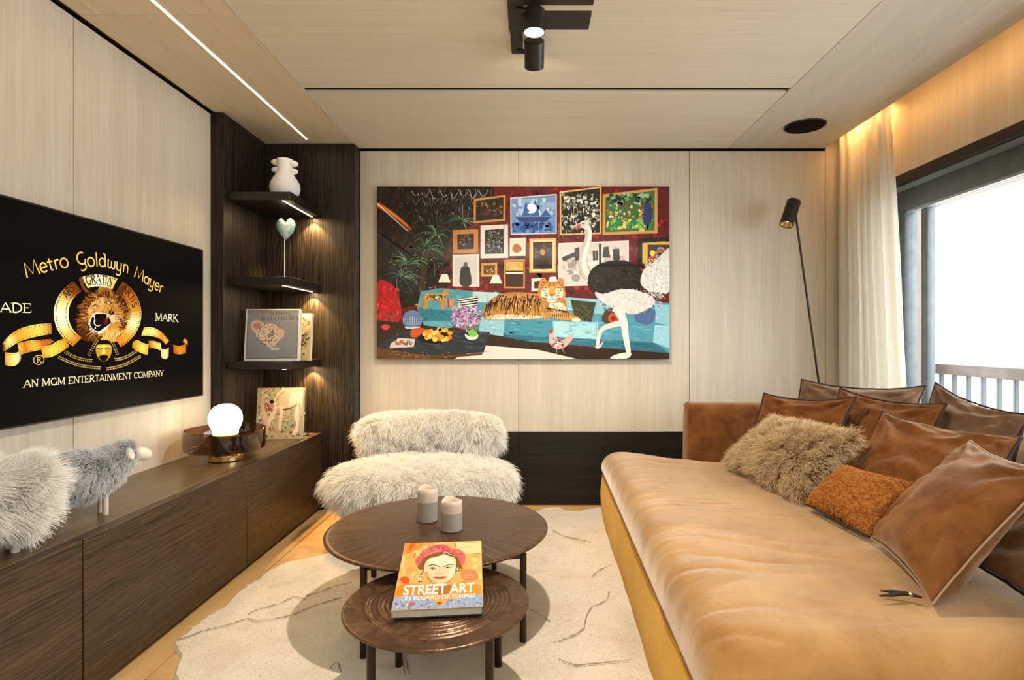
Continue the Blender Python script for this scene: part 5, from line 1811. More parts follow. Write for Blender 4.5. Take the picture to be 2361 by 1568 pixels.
# two flameless candles
wax = plain('grey_wax', (0.36, 0.335, 0.31, 1), 0.6, var=0.05)
wax2 = NT('glow_tinted_wax')  # paler pink of the hollow top stands for light glowing through the wax
b = wax2.bsdf((0.60, 0.52, 0.48, 1), 0.55, 0, 0.3, Subsurface_Weight=0.15, Subsurface_Scale=0.01)
v = wax2.noise(wax2.coords((1, 1, 1)), 12, 2)
wax2.l(wax2.ramp(v, [(0.3, (0.62, 0.51, 0.44, 1)), (0.7, (0.74, 0.62, 0.54, 1))]), b.inputs['Base Color'])
for lab, px, py, h in (('taller grey wax candle with wavy rim on the large coffee table', 986, 1200, 0.138), ('shorter grey wax candle with wavy rim at the centre of the large coffee table', 1041.5, 1222, 0.122)):
    p = Pz(px, py, BZ)
    t = thing('candle', lab, 'candle', (p.x, p.y, BZ + 0.0005), 'wax candles')
    r = 0.0425
    hs = h * 0.60
    lathe('lower_wax', [(0, 0), (r - 0.003, 0), (r, 0.003), (r, hs), (r - 0.004, hs + 0.0002), (0, hs)], (p.x, p.y, BZ + 0.0005), wax, t, n=40)
    wav = lambda rr, hh, a, h=h: (rr, hh + (0.0045 * math.sin(2 * a + 0.6) + 0.0025 * math.sin(3 * a)) * min(1, max(0, (hh - h * 0.8) / (h * 0.06))))
    lathe('upper_wax', [(r - 0.0045, hs), (r, hs + 0.0005), (r, h * 0.86), (r - 0.0005, h - 0.003), (r - 0.003, h), (r - 0.0048, h - 0.002), (r - 0.0058, h * 0.90), (r - 0.0065, hs + 0.020), (0.004, hs + 0.018), (0, hs + 0.018)], (p.x, p.y, BZ + 0.0005), wax2.m, t, n=40, fn=wav)

# street art book leaning on the larger table's rim
bl, br = Pz(901.5, 1408, SZ + 0.033), Pz(1114, 1398, SZ + 0.033)
ax = (br - bl).normalized()
w4 = (br - bl).length
tl = P(931, 1253, 1.965)
up = (tl - bl)
up = up - ax * up.dot(ax)
h4 = up.length
ay = up.normalized()
orange_cover = plain('yellow_book_cover', (0.80, 0.52, 0.20, 1), 0.4, var=0.05)
th, o, ax, ay = book('art_book', 'thick orange street art book leaning on the smaller coffee table', bl, ax, ay, w4, h4, 0.031, orange_cover)
for c in th.children:
    if c.name.startswith('back_board'): c.data.materials[0] = M['black']
pr = Print(homography([(475, 240), (1692, 205), (1745, 1205), (278, 1275)], [(0.001, h4 - 0.001), (w4 - 0.001, h4 - 0.001), (w4 - 0.001, 0.001), (0.001, 0.001)]))
pr.clip = (0.001, w4 - 0.001, 0.001, h4 - 0.001)
pr.poly([(475, 240), (1692, 205), (1745, 1205), (278, 1275)], '#f2b768')
pr.flat()
for _ in range(150):
    x, y = random.uniform(400, 1700), random.uniform(240, 1040)
    pr.ell(x, y, random.uniform(20, 90), random.uniform(16, 60), random.choice(['#f6c47c', '#f4b45e', '#f8d698', '#f0a850', '#f5cc88', '#f2a65a']), random.uniform(0, 3), 12, 0.2)
pr.flat(False)
pr.blob([(480, 250), (620, 240), (780, 250), (690, 330), (560, 375), (478, 370)], '#f0913a')
pr.blob([(560, 250), (640, 245), (600, 320), (540, 350)], '#e8641e')
pr.curve([(478, 376), (560, 380), (640, 340)], 9, '#b84a1c', 4)
pr.blob([(410, 790), (480, 750), (560, 790), (540, 870), (500, 890), (440, 840)], '#e8562a')
pr.blob([(330, 940), (520, 860), (760, 900), (820, 1010), (700, 1080), (380, 1080), (330, 1060)], '#ee8f30')
pr.blob([(1290, 880), (1500, 820), (1700, 900), (1730, 1010), (1500, 1060), (1330, 1040)], '#ef9a3c')
pr.blob([(1380, 720), (1440, 650), (1560, 640), (1650, 700), (1660, 780), (1560, 830), (1430, 810)], '#ef8a56')
pr.poly([(1290, 222), (1685, 206), (1700, 400), (1480, 410), (1300, 300)], '#f8dca0')
for a, bq in (((1320, 240), (1660, 228)), ((1350, 306), (1560, 300)), ((1440, 392), (1690, 402))):
    pr.stroke([a, bq], 6, '#8a6a44')
pr.curve([(1270, 225), (1284, 290), (1290, 330)], 9, '#7a5a3a', 5)
pr.blob([(278, 1275), (310, 1100), (420, 1060), (640, 1040), (820, 1100), (1000, 1140), (1240, 1120), (1500, 1050), (1735, 1040), (1744, 1205)], '#9fb0d8')
pr.flat()
for _ in range(110):
    x, y = random.uniform(320, 1720), random.uniform(1090, 1240)
    pr.ell(x, y, random.uniform(8, 34), random.uniform(6, 18), random.choice(['#b8c8e8', '#8094c8', '#a8c4e0', '#c8dcf0', '#8a8ac0', '#7a90b8', '#9ac0c8']), random.uniform(0, 3), 9, 0.3)
for _ in range(50):
    x, y = random.uniform(300, 960), random.uniform(1140, 1250)
    pr.ell(x, y, random.uniform(5, 16), random.uniform(4, 10), random.choice(['#4a7a5a', '#88a860', '#d86a5a', '#2a3a4a', '#e0d070']), random.uniform(0, 3), 8, 0.3)
pr.flat(False)
# portrait of a woman with a flowered headscarf, generic
pr.blob([(830, 830), (940, 900), (1090, 900), (1230, 830), (1270, 960), (1200, 1100), (1090, 1180), (940, 1120), (820, 1000)], '#e8a868')
pr.blob([(880, 860), (1000, 910), (1180, 880), (1240, 900), (1220, 1000), (1040, 1040), (900, 960)], '#b5742e')
pr.blob([(680, 590), (690, 450), (760, 360), (900, 310), (1080, 290), (1260, 330), (1400, 390), (1440, 480), (1400, 590), (1330, 640), (780, 650)], '#8a5a26')
pr.blob([(790, 640), (810, 540), (880, 470), (1010, 440), (1110, 410), (1200, 440), (1290, 480), (1300, 600), (1290, 700), (1240, 790), (1150, 840), (1040, 860), (930, 840), (840, 760)], '#f2d2ac')
pr.blob([(880, 490), (1010, 450), (1110, 430), (1240, 480), (1270, 560), (1200, 600), (900, 600), (860, 560)], '#fbe9cc')
pr.blob([(800, 700), (850, 690), (900, 790), (1000, 850), (930, 840), (845, 770)], '#e0a070')
pr.blob([(1200, 640), (1290, 620), (1285, 720), (1230, 790), (1180, 770)], '#f8e4c4')
pr.curve([(860, 590), (930, 572), (1010, 590), (1050, 604)], 15, '#3a2412', 9)
pr.curve([(1100, 602), (1150, 585), (1200, 570), (1262, 578)], 14, '#3a2412', 7)
pr.curve([(880, 625), (930, 612), (985, 628), (930, 640), (880, 625)], 8, '#5a3a20', 6)
pr.curve([(1120, 625), (1165, 608), (1225, 614)], 9, '#4a2e18', 5)
pr.ell(932, 627, 15, 9, '#2a1a10')
pr.ell(1170, 616, 15, 9, '#2a1a10')
pr.curve([(1050, 610), (1040, 670), (1020, 700)], 7, '#c89060', 4)
pr.curve([(980, 700), (1010, 715), (1050, 705), (1095, 712), (1118, 690)], 9, '#8a5a34', 5)
pr.blob([(940, 770), (1000, 752), (1050, 762), (1090, 750), (1160, 762), (1110, 790), (1050, 802), (990, 792)], '#cc6a52')
pr.curve([(930, 768), (1000, 770), (1050, 776), (1100, 768), (1165, 756)], 6, '#7a3020', 3)
pr.curve([(845, 760), (920, 845), (1040, 880), (1160, 850), (1240, 790), (1295, 690)], 8, '#7a4a20', 4)
pr.blob([(690, 590), (650, 540), (660, 470), (730, 400), (760, 360), (830, 320), (960, 270), (1090, 260), (1180, 290), (1240, 340), (1340, 340), (1430, 400), (1450, 470), (1430, 560), (1380, 580), (1340, 480), (1250, 400), (1120, 380), (1060, 372), (900, 410), (780, 470), (720, 560)], '#d8686a')
for pts in ([(760, 380), (900, 330), (1060, 350)], [(830, 350), (960, 290), (1090, 300)], [(800, 440), (930, 380), (1080, 365)], [(1110, 350), (1250, 370), (1350, 450)], [(680, 540), (720, 470), (790, 420)], [(1340, 400), (1400, 460), (1410, 550)], [(1080, 270), (1100, 330), (1070, 370)]):
    pr.curve(pts, 13, random.choice(['#f09a80', '#b8405a', '#f0b090', '#a83a4a']), 5)
pr.flat()
for _ in range(60):
    a = random.uniform(3.3, 6.1)
    x, y = 1050 + 350 * math.cos(a), 480 + 165 * math.sin(a)
    pr.ell(x, y, random.uniform(8, 22), random.uniform(6, 14), random.choice(['#e88a7a', '#c8506a', '#f0a88a', '#b04458', '#e07070']), random.uniform(0, 3), 8, 0.3)
pr.flat(False)
pr.curve([(1110, 440), (1100, 400), (1130, 380), (1200, 410), (1280, 440)], 9, '#f8f0e4', 5)
pr.flat()
for (x0, x1, y0, y1) in ((715, 790, 620, 860), (1290, 1350, 600, 720)):
    for _ in range(34):
        pr.ell(random.uniform(x0, x1), random.uniform(y0, y1), random.uniform(6, 13), random.uniform(6, 13), random.choice(['#6a5a4a', '#c8c0b4', '#a8988a', '#e8e0d4', '#4a3a34']), 0, 8)
pr.flat(False)
for a, bq in (((1430, 715), (1560, 712)), ((1425, 745), (1590, 742)), ((1420, 772), (1580, 770)), ((1410, 798), (1570, 796))):
    pr.stroke([a, bq], 7, '#f8c8a0')
pr.ell(1050, 1165, 62, 30, '#e8a040')
pr.ell(1050, 1165, 36, 16, '#8a5a20')
pr.blob([(560, 1170), (620, 1150), (650, 1190), (600, 1220), (560, 1210)], '#c86a5a')
f = pr.f
for text, p0, p1, hh, bo in (('STREET ART', (452, 1048), (1610, 995), 0.048, 0.03), ('UN REGARD DE FEMMES', (432, 1130), (1622, 1078), 0.020, 0.01)):
    a, bq = f(*p0), f(*p1)
    block_text(pr, text, a[0], bq[0], a[1], hh, '#fdf8ee', bo, (bq[1] - a[1]) / (bq[0] - a[0]) * 0)
pr.co = [tuple(q * 0.78 for q in c[:3]) + (1,) for c in pr.co]
pr.build('cover_print', o, ax, ay, M['print_satin'], th)

# ------------------------------------------------------------------ white fur lounge chair
ct_ = thing('lounge_chair', 'low armless lounge chair in long shaggy white fur by back wall', 'chair', (-0.60, 3.22, 0.0))
cream = plain('cream_chair_cover', (0.85, 0.81, 0.74, 1), 0.8, var=0.03)


def cushion_body(name, c, rx, ry, rz, e1, e2, parent, mat, bow=0.0):
    """superellipsoid cushion"""
    vs, fs = [], []
    nu, nv = 56, 26
    sp = lambda q, e: math.copysign(abs(q) ** e, q)
    for i in range(nv + 1):
        b_ = -math.pi / 2 + math.pi * i / nv
        for j in range(nu):
            a = 2 * math.pi * j / nu
            x = rx * sp(math.cos(b_), e1) * sp(math.cos(a), e2)
            y = ry * sp(math.cos(b_), e1) * sp(math.sin(a), e2)
            z = rz * sp(math.sin(b_), e1)
            vs.append((c[0] + x, c[1] + y - bow * (x / rx) ** 2, c[2] + z))
    for i in range(nv):
        for j in range(nu):
            fs.append((i * nu + j, i * nu + (j + 1) % nu, (i + 1) * nu + (j + 1) % nu, (i + 1) * nu + j))
    ob = mesh(name, vs, fs, mat, parent, True)
    bm = bmesh.new()
    bm.from_mesh(ob.data)
    bmesh.ops.remove_doubles(bm, verts=bm.verts, dist=1e-5)
    bmesh.ops.recalc_face_normals(bm, faces=bm.faces)
    bm.to_mesh(ob.data)
    bm.free()
    return ob


seat = cushion_body('seat', (-0.60, 3.17, 0.325), 0.500, 0.335, 0.095, 0.75, 0.85, ct_, cream)
back = cushion_body('backrest', (-0.612, 3.52, 0.535), 0.425, 0.095, 0.115, 0.62, 0.50, ct_, cream, 0.05)
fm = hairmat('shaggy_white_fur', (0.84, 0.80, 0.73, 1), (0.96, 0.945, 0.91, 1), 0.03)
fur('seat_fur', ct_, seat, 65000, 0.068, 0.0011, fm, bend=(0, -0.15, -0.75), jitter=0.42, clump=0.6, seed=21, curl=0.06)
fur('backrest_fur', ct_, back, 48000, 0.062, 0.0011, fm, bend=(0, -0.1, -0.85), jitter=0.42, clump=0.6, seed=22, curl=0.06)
whitem = plain('white_lacquer', (0.82, 0.80, 0.76, 1), 0.3, var=0.03)
for x, y in ((-0.985, 2.99), (-0.22, 2.99), (-0.93, 3.42), (-0.27, 3.42)):
    lathe('leg', [(0, 0), (0.011, 0), (0.017, 0.25), (0, 0.25)], (x, y, 0.0008 if y > 3.3 and x < -0.5 else RZ + 0.0008), whitem, ct_, n=16)
for x in (-0.85, -0.37):
    tube('backrest_support', [(x, 3.38, 0.28), (x, 3.46, 0.30), (x, 3.53, 0.38), (x, 3.54, 0.48)], 0.012, whitem, ct_, 10)
# ------------------------------------------------------------------ daybed sofa
def XS(Y): return 0.354 + 0.028 * Y      # left flank runs slightly askew to the wall


sf = thing('sofa', 'wide ochre velvet daybed sofa along the window wall, heaped with cushions', 'sofa', (1.15, 2.2, 0.0))
ZM0, ZM1 = 0.322, 0.452


def noisev(p, s): return noise.noise(Vector(p) * s)


# base: boxy plinth with slightly slack cover
vs, fs = [], []
NYb, NZb = 80, 10
ya, yb = 1.14, 3.50
for i in range(NYb + 1):
    Y = ya + (yb - ya) * i / NYb
    for k in range(NZb + 1):
        z = RZ + 0.001 + (ZM0 - RZ) * k / NZb
        t = k / NZb
        bulge = 0.016 * math.sin(math.pi * t) + 0.008 * noisev((Y * 0.8, z * 2.0, 1.3), 2.2) + 0.004 * noisev((Y * 3, z * 3, 7), 2)
        endr = 0.05 * max(0, (i - NYb + 2)) / 2
        vs.append((XS(Y) - bulge + endr, Y, z))
n0 = len(vs)
for i in range(NYb):
    for k in range(NZb):
        a = i * (NZb + 1) + k
        fs.append((a, a + 1, a + NZb + 2, a + NZb + 1))
# closing faces
for i in range(NYb + 1):
    Y = ya + (yb - ya) * i / NYb
    vs.append((1.99, Y, RZ + 0.001))
    vs.append((1.99, Y, ZM0))
for i in range(NYb):
    a = i * (NZb + 1)
    b = n0 + 2 * i
    fs.append((a, a + NZb + 1, b + 2, b))
    fs.append((a + NZb, b + 1, b + 3, a + 2 * NZb + 1))
    fs.append((b, b + 2, b + 3, b + 1))
for i in (0, NYb):
    a = i * (NZb + 1)
    fs.append([a + k for k in range(NZb + 1)] + [n0 + 2 * i + 1, n0 + 2 * i])
bs = mesh('base', vs, fs, M['velvet_base'], sf, True)
bs.data.set_sharp_from_angle(angle=math.radians(50))
tube('base_seam', [(XS(ya + (yb - ya) * i / 60) - 0.010 + 0.003 * noisev((i * 0.3, 2, 5), 1), ya + (yb - ya) * i / 60, ZM0 + 0.002 + 0.002 * noisev((i * 0.5, 0, 0), 1)) for i in range(59)], 0.0042, M['seam'], sf, 8)
# mattress: puffed pad with creases running in from the long edge
y0m, y1m = 1.14, 3.43


def far_edge(x): return y1m - 0.30 * max(0.0, min(1.0, (x - 0.44) / 0.55)) ** 1.2


def matt(u, v, side):
    """u across from the flank, v from near to far; side +1 top, -1 underside"""
    xl = XS(1.14 + v * 2.29) - 0.012
    x = xl + u * (1.98 - xl)
    y = y0m + v * (far_edge(x) - y0m)
    du = min(u * (1.98 - xl), 9) / 0.10
    dv = min(v * 2.3 / 0.16, (1 - v) * 2.3 / 0.09, 9)
    e = min(1.0, du) * (2 - min(1.0, du))
    e2 = min(1.0, dv) * (2 - min(1.0, dv))
    h = (e ** 0.55) * (e2 ** 0.5)
    if side < 0:
        return Vector((x, y, ZM0 + 0.006))
    d = u * (1.98 - xl)
    w = math.exp(-d / 0.35)
    calm = 1.0 / (1.0 + max(0.0, d - 0.45) * 5)
    wob = 0.10 * noise.noise(Vector((x * 2.3, y * 1.7, 4)))
    rid = lambda q: (1 - min(1.0, abs(noise.noise(Vector(q))) * 2.2)) ** 3
    c1 = rid((x * 2.0 + wob, (y + wob) * 8.5 + 0.5 * x, 2.0)) * max(0, noise.noise(Vector((x * 1.4, y * 2.6, 9))) + 0.45)
    c2 = rid((x * 5.0, (y + wob * 0.6) * 21 - 1.5 * x, 5.0)) * max(0, noise.noise(Vector((x * 3, y * 5, 1))) + 0.35)
    cr = noise.noise(Vector((x * 1.8 + wob, y * 11, 2.0)))
    lump = noise.noise(Vector((x * 2.2, y * 2.0, 0.5)))
    z = ZM0 + 0.012 + (ZM1 - ZM0 - 0.012) * h + h * (0.010 * lump * calm + 0.0035 * cr * w - 0.0085 * c1 * (0.30 * calm + w) + 0.0050 * c2 * (0.30 * calm + w))
    crest = 0.012 * math.exp(-((d - 0.16) / 0.10) ** 2)
    pux = -0.030 * math.sin(math.pi * min(1, du)) * (1 - min(1, du) * 0.5) * (0.8 + 0.5 * cr)
    return Vector((x + pux, y, z + crest))


vs, fs = [], []
us = [0, 0.003, 0.008, 0.015, 0.024, 0.035, 0.048, 0.063, 0.08] + [0.08 + 0.92 * (i / 120) for i in range(1, 121)]
vv = [0, 0.002, 0.006, 0.012, 0.02, 0.03] + [0.03 + 0.94 * i / 330 for i in range(1, 330)] + [0.97, 0.98, 0.988, 0.994, 0.998, 1.0]
for v in vv:
    for u in us:
        vs.append(matt(u, v, 1))
nt = len(vs)
nu, nvv = len(us), len(vv)
for j in range(nvv - 1):
    for i in range(nu - 1):
        a = j * nu + i
        fs.append((a, a + 1, a + nu + 1, a + nu))
rim = [i for i in range(nu)] + [j * nu + nu - 1 for j in range(1, nvv)] + [(nvv - 1) * nu + i for i in range(nu - 2, -1, -1)] + [j * nu for j in range(nvv - 2, 0, -1)]
low = []
for r in rim:
    p = vs[r]
    low.append(len(vs))
    vs.append(Vector((p.x, p.y, ZM0 + 0.004)))
for i in range(len(rim)):
    j = (i + 1) % len(rim)
    fs.append((rim[i], low[i], low[j], rim[j]))
fs.append(low[::-1])
mt = mesh('mattress', vs, fs, M['velvet'], sf, True)
bm = bmesh.new()
bm.from_mesh(mt.data)
bmesh.ops.recalc_face_normals(bm, faces=bm.faces)
bm.to_mesh(mt.data)
bm.free()
ed = []
for j in range(0, nvv, 3):
    p = vs[j * nu + 4]
    ed.append((p.x - 0.006, p.y, ZM0 + 0.030 + 0.004 * noisev((p.y * 6, 0, 0), 1)))
tube('mattress_piping', ed, 0.0038, M['seam'], sf, 8)


# end panels and back rest
def soft_box(name, x0, x1, y0, y1, z0, z1, r, mat, amp=0.006, seed=0.0):
    bm = bmesh.new()
    add_box(bm, x0, x1, y0, y1, z0, z1, r, 4)
    bmesh.ops.subdivide_edges(bm, edges=[e for e in bm.edges if e.calc_length() > 0.1], cuts=7, use_grid_fill=True)
    for v in bm.verts:
        nn = Vector((noisev(v.co + Vector((seed, 0, 0)), 6), noisev(v.co + Vector((0, seed, 5)), 6), noisev(v.co + Vector((3, 0, seed)), 6)))
        v.co += nn * amp
    return bm_out(bm, name, mat, sf, True)


soft_box('end_panel', 0.905, 1.97, 3.195, 3.34, ZM0 + 0.01, 0.748, 0.028, M['velvet_dark'], 0.005, 1.0)
soft_box('end_panel', 1.02, 2.0, 0.99, 1.13, ZM0 + 0.01, 0.70, 0.028, M['velvet_tan'], 0.005, 4.0)
soft_box('backrest', 2.06, 2.16, 1.13, 3.04, ZM0 + 0.01, 0.748, 0.028, M['velvet_dark'], 0.005, 2.0)


# ------------------------------------------------------------------ cushions
def cushion(label, BL, BR, TL, thick, mat, seed, pipe='piping', sag=0.10, group='velvet cushions on the sofa', name='cushion', wr=0.025, TR=None, N=34, flange=True):
    BL, BR, TL = Vector(BL), Vector(BR), Vector(TL)
    TR = Vector(TR) if TR is not None else TL + (BR - BL)
    cen = (BL + BR + TL + TR) / 4
    n = (BR - BL).cross(TL - BL).normalized()
    if n.y > 0 and n.x > -0.2: n = -n
    t = thing(name, label, 'cushion', tuple(cen), group)
    rnd = random.Random(seed)
    phs = [rnd.uniform(0, 6.28) for _ in range(4)]
    corners = ((-1, -1), (1, -1), (1, 1), (-1, 1))

    def surf(u, v, s):
        k = 0.075
        uu = u * (1 - k * (1 - v * v))
        vv_ = v * (1 - (k + (sag if v > 0 else 0) * max(0, v)) * (1 - u * u))
        a, b = (uu + 1) / 2, (vv_ + 1) / 2
        p = BL * (1 - a) * (1 - b) + BR * a * (1 - b) + TR * a * b + TL * (1 - a) * b
        h = (max(0, (1 - u * u)) * max(0, (1 - v * v))) ** 0.42 * thick / 2
        # plumper low down
        h *= 1.12 - 0.22 * v
        w = 0.0
        for (cu, cv), ph in zip(corners, phs):
            du, dv = u - cu, v - cv
            d = math.hypot(du, dv)
            an = math.atan2(dv, du)
            w += math.sin(an * 11 + ph + 1.5 * noise.noise(Vector((u * 2, v * 2, seed)))) * math.exp(-d * 1.5) * min(1, d * 2.5)
        w += 0.9 * noise.noise(Vector((u * 2.4 + seed, v * 2.0, s))) + 0.55 * noise.noise(Vector((u * 2 + v * 6, v * 5 - u * 2 + seed, s * 3)))
        f = min(1, (1 - u * u) * 4) * min(1, (1 - v * v) * 4)
        return p + n * s * (h + wr * w * f)

    vs, fs = [], []
    g = [math.sin(math.pi / 2 * (2 * i / N - 1)) for i in range(N + 1)]
    idx = {}
    for s in (1, -1):
        for j in range(N + 1):
            for i in range(N + 1):
                e = i in (0, N) or j in (0, N)
                if e and s < 0:
                    idx[(s, i, j)] = idx[(1, i, j)]
                    continue
                idx[(s, i, j)] = len(vs)
                vs.append(surf(g[i], g[j], s))
        for j in range(N):
            for i in range(N):
                q = (idx[(s, i, j)], idx[(s, i + 1, j)], idx[(s, i + 1, j + 1)], idx[(s, i, j + 1)])
                fs.append(q if s > 0 else q[::-1])
    cov = mesh('cover', vs, fs, mat, t, True)
    if pipe:
        loop = [vs[idx[(1, i, 0)]] for i in range(N)] + [vs[idx[(1, N, j)]] for j in range(N)] + [vs[idx[(1, N - i, N)]] for i in range(N)] + [vs[idx[(1, 0, N - j)]] for j in range(N)]
        c0 = cen
        loop = [p + (p - c0).normalized() * 0.006 + Vector((0, 0, 0.002 * noisev(p, 30))) for p in loop]
        tube('piping', loop, 0.0042 if pipe == 'piping' else 0.0028, M[pipe], t, 7, closed=True)
    return t, cov, n


D = Vector
A_ = lambda x, y, t: P(x, y, t)
# far cushions first
tl, tr = A_(1850, 876, 3.13), A_(2133, 891, 2.86)
dn = D((-0.14, -0.04, -0.395))
cushion('taupe velvet cushion farthest back in the corner beneath the curtain', tl + dn, tr + dn, tl, 0.085, M['velvet_grey'], 3, TR=tr)
tl, tr = A_(1938, 896, 2.97), A_(2181, 932, 2.46)
dn = D((-0.18, -0.08, -0.36))
cushion('brown velvet cushion in the middle row, in front of the farthest one', tl + dn, tr + dn, tl, 0.08, M['velvet_dark'], 5, TR=tr)
tl, tr = A_(1763, 908, 3.02), A_(1973, 916, 2.70)
dn = D((-0.14, -0.035, -0.33))
cushion('rust velvet cushion standing behind the shaggy fur cushion against the end panel', tl + dn, tr + dn, tl, 0.075, M['velvet_dark'], 8, TR=tr)
tl, tr = A_(2158, 884, 2.70), A_(2374, 958, 2.20)
dn = D((-0.20, -0.08, -0.335))
cushion('large taupe velvet cushion standing highest against the window balusters', tl + dn, tr + dn, tl, 0.085, M['velvet_grey'], 11, TR=tr)
tl, tr = A_(2036, 950, 2.52), A_(2352, 1010, 2.01)
dn = D((-0.27, -0.16, -0.295))
cushion('wide ochre brown velvet cushion between the fur cushion and the nearest cushion', tl + dn, tr + dn, tl, 0.14, M['velvet_dark'], 14, TR=tr)
cushion('tan velvet cushion cut by the right picture edge behind the nearest cushion', D((1.60, 1.93, 0.50)), D((1.57, 1.50, 0.50)), D((1.955, 2.21, 0.84)), 0.06, M['velvet_tan'], 17, TR=D((1.91, 1.75, 0.86)), wr=0.008)
cushion('dark velvet cushion in shadow low behind the nearest cushion', D((1.265, 1.66, 0.482)), D((1.165, 1.20, 0.482)), D((1.66, 1.70, 0.77)), 0.07, M['velvet_dark'], 20, TR=D((1.58, 1.24, 0.77)), wr=0.010)
# nearest cushion with a zip pull
B_, C_ = Pz(2012, 1240, 0.480), Pz(2150, 1390, 0.480)
A0 = D((1.490, 1.905, 0.772))
big, _, nb = cushion('large nearest rust velvet cushion with pale seam and zip pull', B_, C_, A0, 0.135, M['velvet_dark'], 23, pipe='piping_light', TR=A0 + (C_ - B_), sag=0.04, wr=0.012)
ZP = 0.474
tube('zip_pull', [Pz(2125, 1378, ZP), Pz(2112, 1374, ZP), Pz(2085, 1368, ZP), Pz(2058, 1364, ZP), Pz(2030, 1362, ZP)], [0.003, 0.004, 0.006, 0.005, 0.002], M['piping'], big, 8)
tube('zip_pull', [Pz(2085, 1368, ZP), Pz(2056, 1372, ZP), Pz(2028, 1374, ZP)], [0.005, 0.005, 0.002], M['piping'], big, 8)
bm = bmesh.new()
add_ellipsoid(bm, Pz(2100, 1370, ZP + 0.004), 0.006, 0.005, 0.005, None, 12, 8)
bm_out(bm, 'zip_slider', M['steel'], big, True)

# shaggy lambskin cushion
BL8, BR8 = A_(1684, 1062, 2.83), A_(1850, 1138, 2.25)
TL8, TR8 = A_(1785, 968, 2.88), A_(1975, 1004, 2.34)
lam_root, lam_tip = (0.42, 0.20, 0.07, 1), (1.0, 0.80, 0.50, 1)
lamb = velvet('lambskin_ground', (0.26, 0.14, 0.06, 1), (0.36, 0.21, 0.10, 1), 0.1)
t8, c8, n8 = cushion('shaggy beige brown lambskin cushion leaning at the far end', BL8, BR8, TL8, 0.085, lamb, 29, pipe=None, group=None, name='fur_cushion', TR=TR8, sag=0.06, wr=0.006)
cc = np.array((0.0, 0.0, 0.0))
nv8 = np.array(n8)


def radial(p, nn):
    d = p - (p @ nv8)[:, None] * nv8
    return d / (np.linalg.norm(d, axis=1)[:, None] + 0.02) * 1.3


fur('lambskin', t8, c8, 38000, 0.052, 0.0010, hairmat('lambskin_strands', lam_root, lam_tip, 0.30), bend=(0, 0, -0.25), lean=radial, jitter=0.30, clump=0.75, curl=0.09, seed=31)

# small rust fleece cushion
fl_ = velvet('rust_fleece_ground', (0.30, 0.11, 0.022, 1), (0.40, 0.16, 0.035, 1), 0.1)
t9, c9, n9 = cushion('small rust orange fleece cushion in front of the others', A_(1860, 1160, 2.19), A_(2004, 1236, 1.84), A_(1946, 1073, 2.22), 0.095, fl_, 37, pipe=None, group=None, name='fleece_cushion', TR=A_(2108, 1116, 1.885), sag=0.02, wr=0.004)
fur('fleece', t9, c9, 26000, 0.009, 0.0011, hairmat('rust_fleece_strands', (0.38, 0.12, 0.018, 1), (0.82, 0.36, 0.09, 1), 0.2), bend=(0, 0, -0.3), jitter=0.7, clump=0.7, curl=0.1, seed=38, pts=3)
zb = [A_(1860, 1163, 2.17).lerp(A_(2004, 1239, 1.82), q / 8) for q in range(9)]
tube('zip', zb, 0.004, M['piping'], t9, 6)
bm = bmesh.new()
add_ellipsoid(bm, A_(1934, 1200, 1.985), 0.010, 0.016, 0.007, None, 12, 8)
bm_out(bm, 'zip_slider', M['black'], t9, True)

# ------------------------------------------------------------------ reading lamp behind the sofa
lt = thing('floor_lamp', 'slender black reading floor lamp with tilted cylinder head behind the sofa', 'lamp', (1.90, 3.56, 0.0))
LY = 3.56
h0, h1 = A_(1829, 470, LY), A_(1815, 513, LY - 0.03)
axl = (h1 - h0).normalized()
jn = A_(1834, 492, LY)
base_pt = D((jn.x + (A_(1887, 878, LY).x - jn.x) * (jn.z / (jn.z - A_(1887, 878, LY).z)), LY, 0.0))
lathe('base', [(0, 0), (0.12, 0), (0.12, 0.012), (0.116, 0.015), (0, 0.015)], (min(base_pt.x, 1.95), LY, 0.0), M['black'], lt, n=40)
tube('pole', [(min(base_pt.x, 1.95), LY, 0.012), (jn.x, LY, jn.z)], 0.0065, M['black'], lt, 12)
rl_ = 0.042
ln_ = (h1 - h0).length + 0.035
o_ = h0 - axl * 0.018
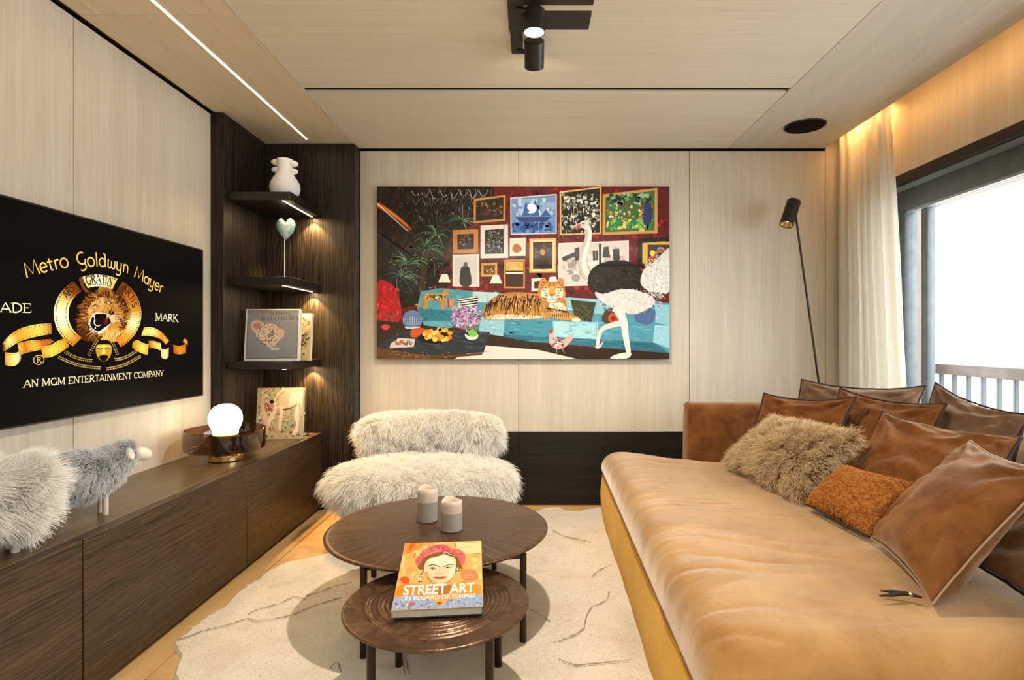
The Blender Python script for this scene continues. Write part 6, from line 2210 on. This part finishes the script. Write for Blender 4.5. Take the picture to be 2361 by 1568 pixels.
lathe('lamp_head', [(0, 0), (rl_ - 0.002, 0), (rl_, 0.002), (rl_, ln_), (rl_ - 0.003, ln_), (rl_ - 0.004, ln_ - 0.02), (rl_ - 0.004, 0.03), (0, 0.03)], o_, M['black'], lt, axl, 32)
lathe('reflector', [(0.012, ln_ - 0.035), (rl_ - 0.0045, ln_ - 0.003)], o_, M['brass'], lt, axl, 32)
lathe('bulb', [(0, ln_ - 0.034), (0.014, ln_ - 0.034), (0.014, ln_ - 0.030), (0, ln_ - 0.028)], o_, emit('lit_reading_bulb', (1.0, 0.72, 0.42, 1), 14.0), lt, axl, 20)
tube('pivot', [h0.lerp(h1, 0.35) + D((0.03, 0.0, 0)), jn], 0.006, M['black'], lt, 8)
# ------------------------------------------------------------------ ceiling spotlight of crossed bars
ft = thing('ceiling_spotlight', 'black ceiling fixture of crossed bars with two cylinder spotlights', 'spotlight', (0.03, 2.25, H))
for (x0, x1, y0, y1) in ((-0.083, 0.245, 1.98, 2.158), (-0.083, -0.021, 2.158, 2.344), (0.02, 0.245, 2.203, 2.327), (-0.078, -0.027, 2.344, 2.525)):
    box('bar', x0, x1, y0, y1, H - 0.007, H - 0.0002, M['black'], ft, 0.0015, 1)
warm_bulb = emit('lit_spot_lens', (1.0, 0.80, 0.55, 1), 60.0)


def can(o, ax, ln, lit):
    r = 0.042
    lathe('spot_cylinder', [(0, 0), (r - 0.003, 0), (r, 0.003), (r, ln - 0.001), (r - 0.002, ln), (r - 0.004, ln - 0.002), (r - 0.005, ln - 0.016), (0, ln - 0.016)], o, M['black'], ft, ax, 40)
    lathe('spot_lens', [(0, ln - 0.006), (r - 0.0055, ln - 0.006), (r - 0.0055, ln - 0.008), (0, ln - 0.008)], o, warm_bulb, ft, ax, 32)


can((0.02, 2.2, 2.399), (0, 0, -1), 0.088, True)
a2 = Vector((0, 0.72, -0.69)).normalized()
can(Vector((0.022, 2.415, 2.342)) - a2 * 0.052, a2, 0.112, True)
tube('knuckle', [(-0.05, 2.17, 2.385), (-0.012, 2.18, 2.385)], 0.008, M['black'], ft, 10)
tube('knuckle', [(-0.05, 2.43, 2.365), (-0.006, 2.42, 2.345)], 0.009, M['black'], ft, 10)
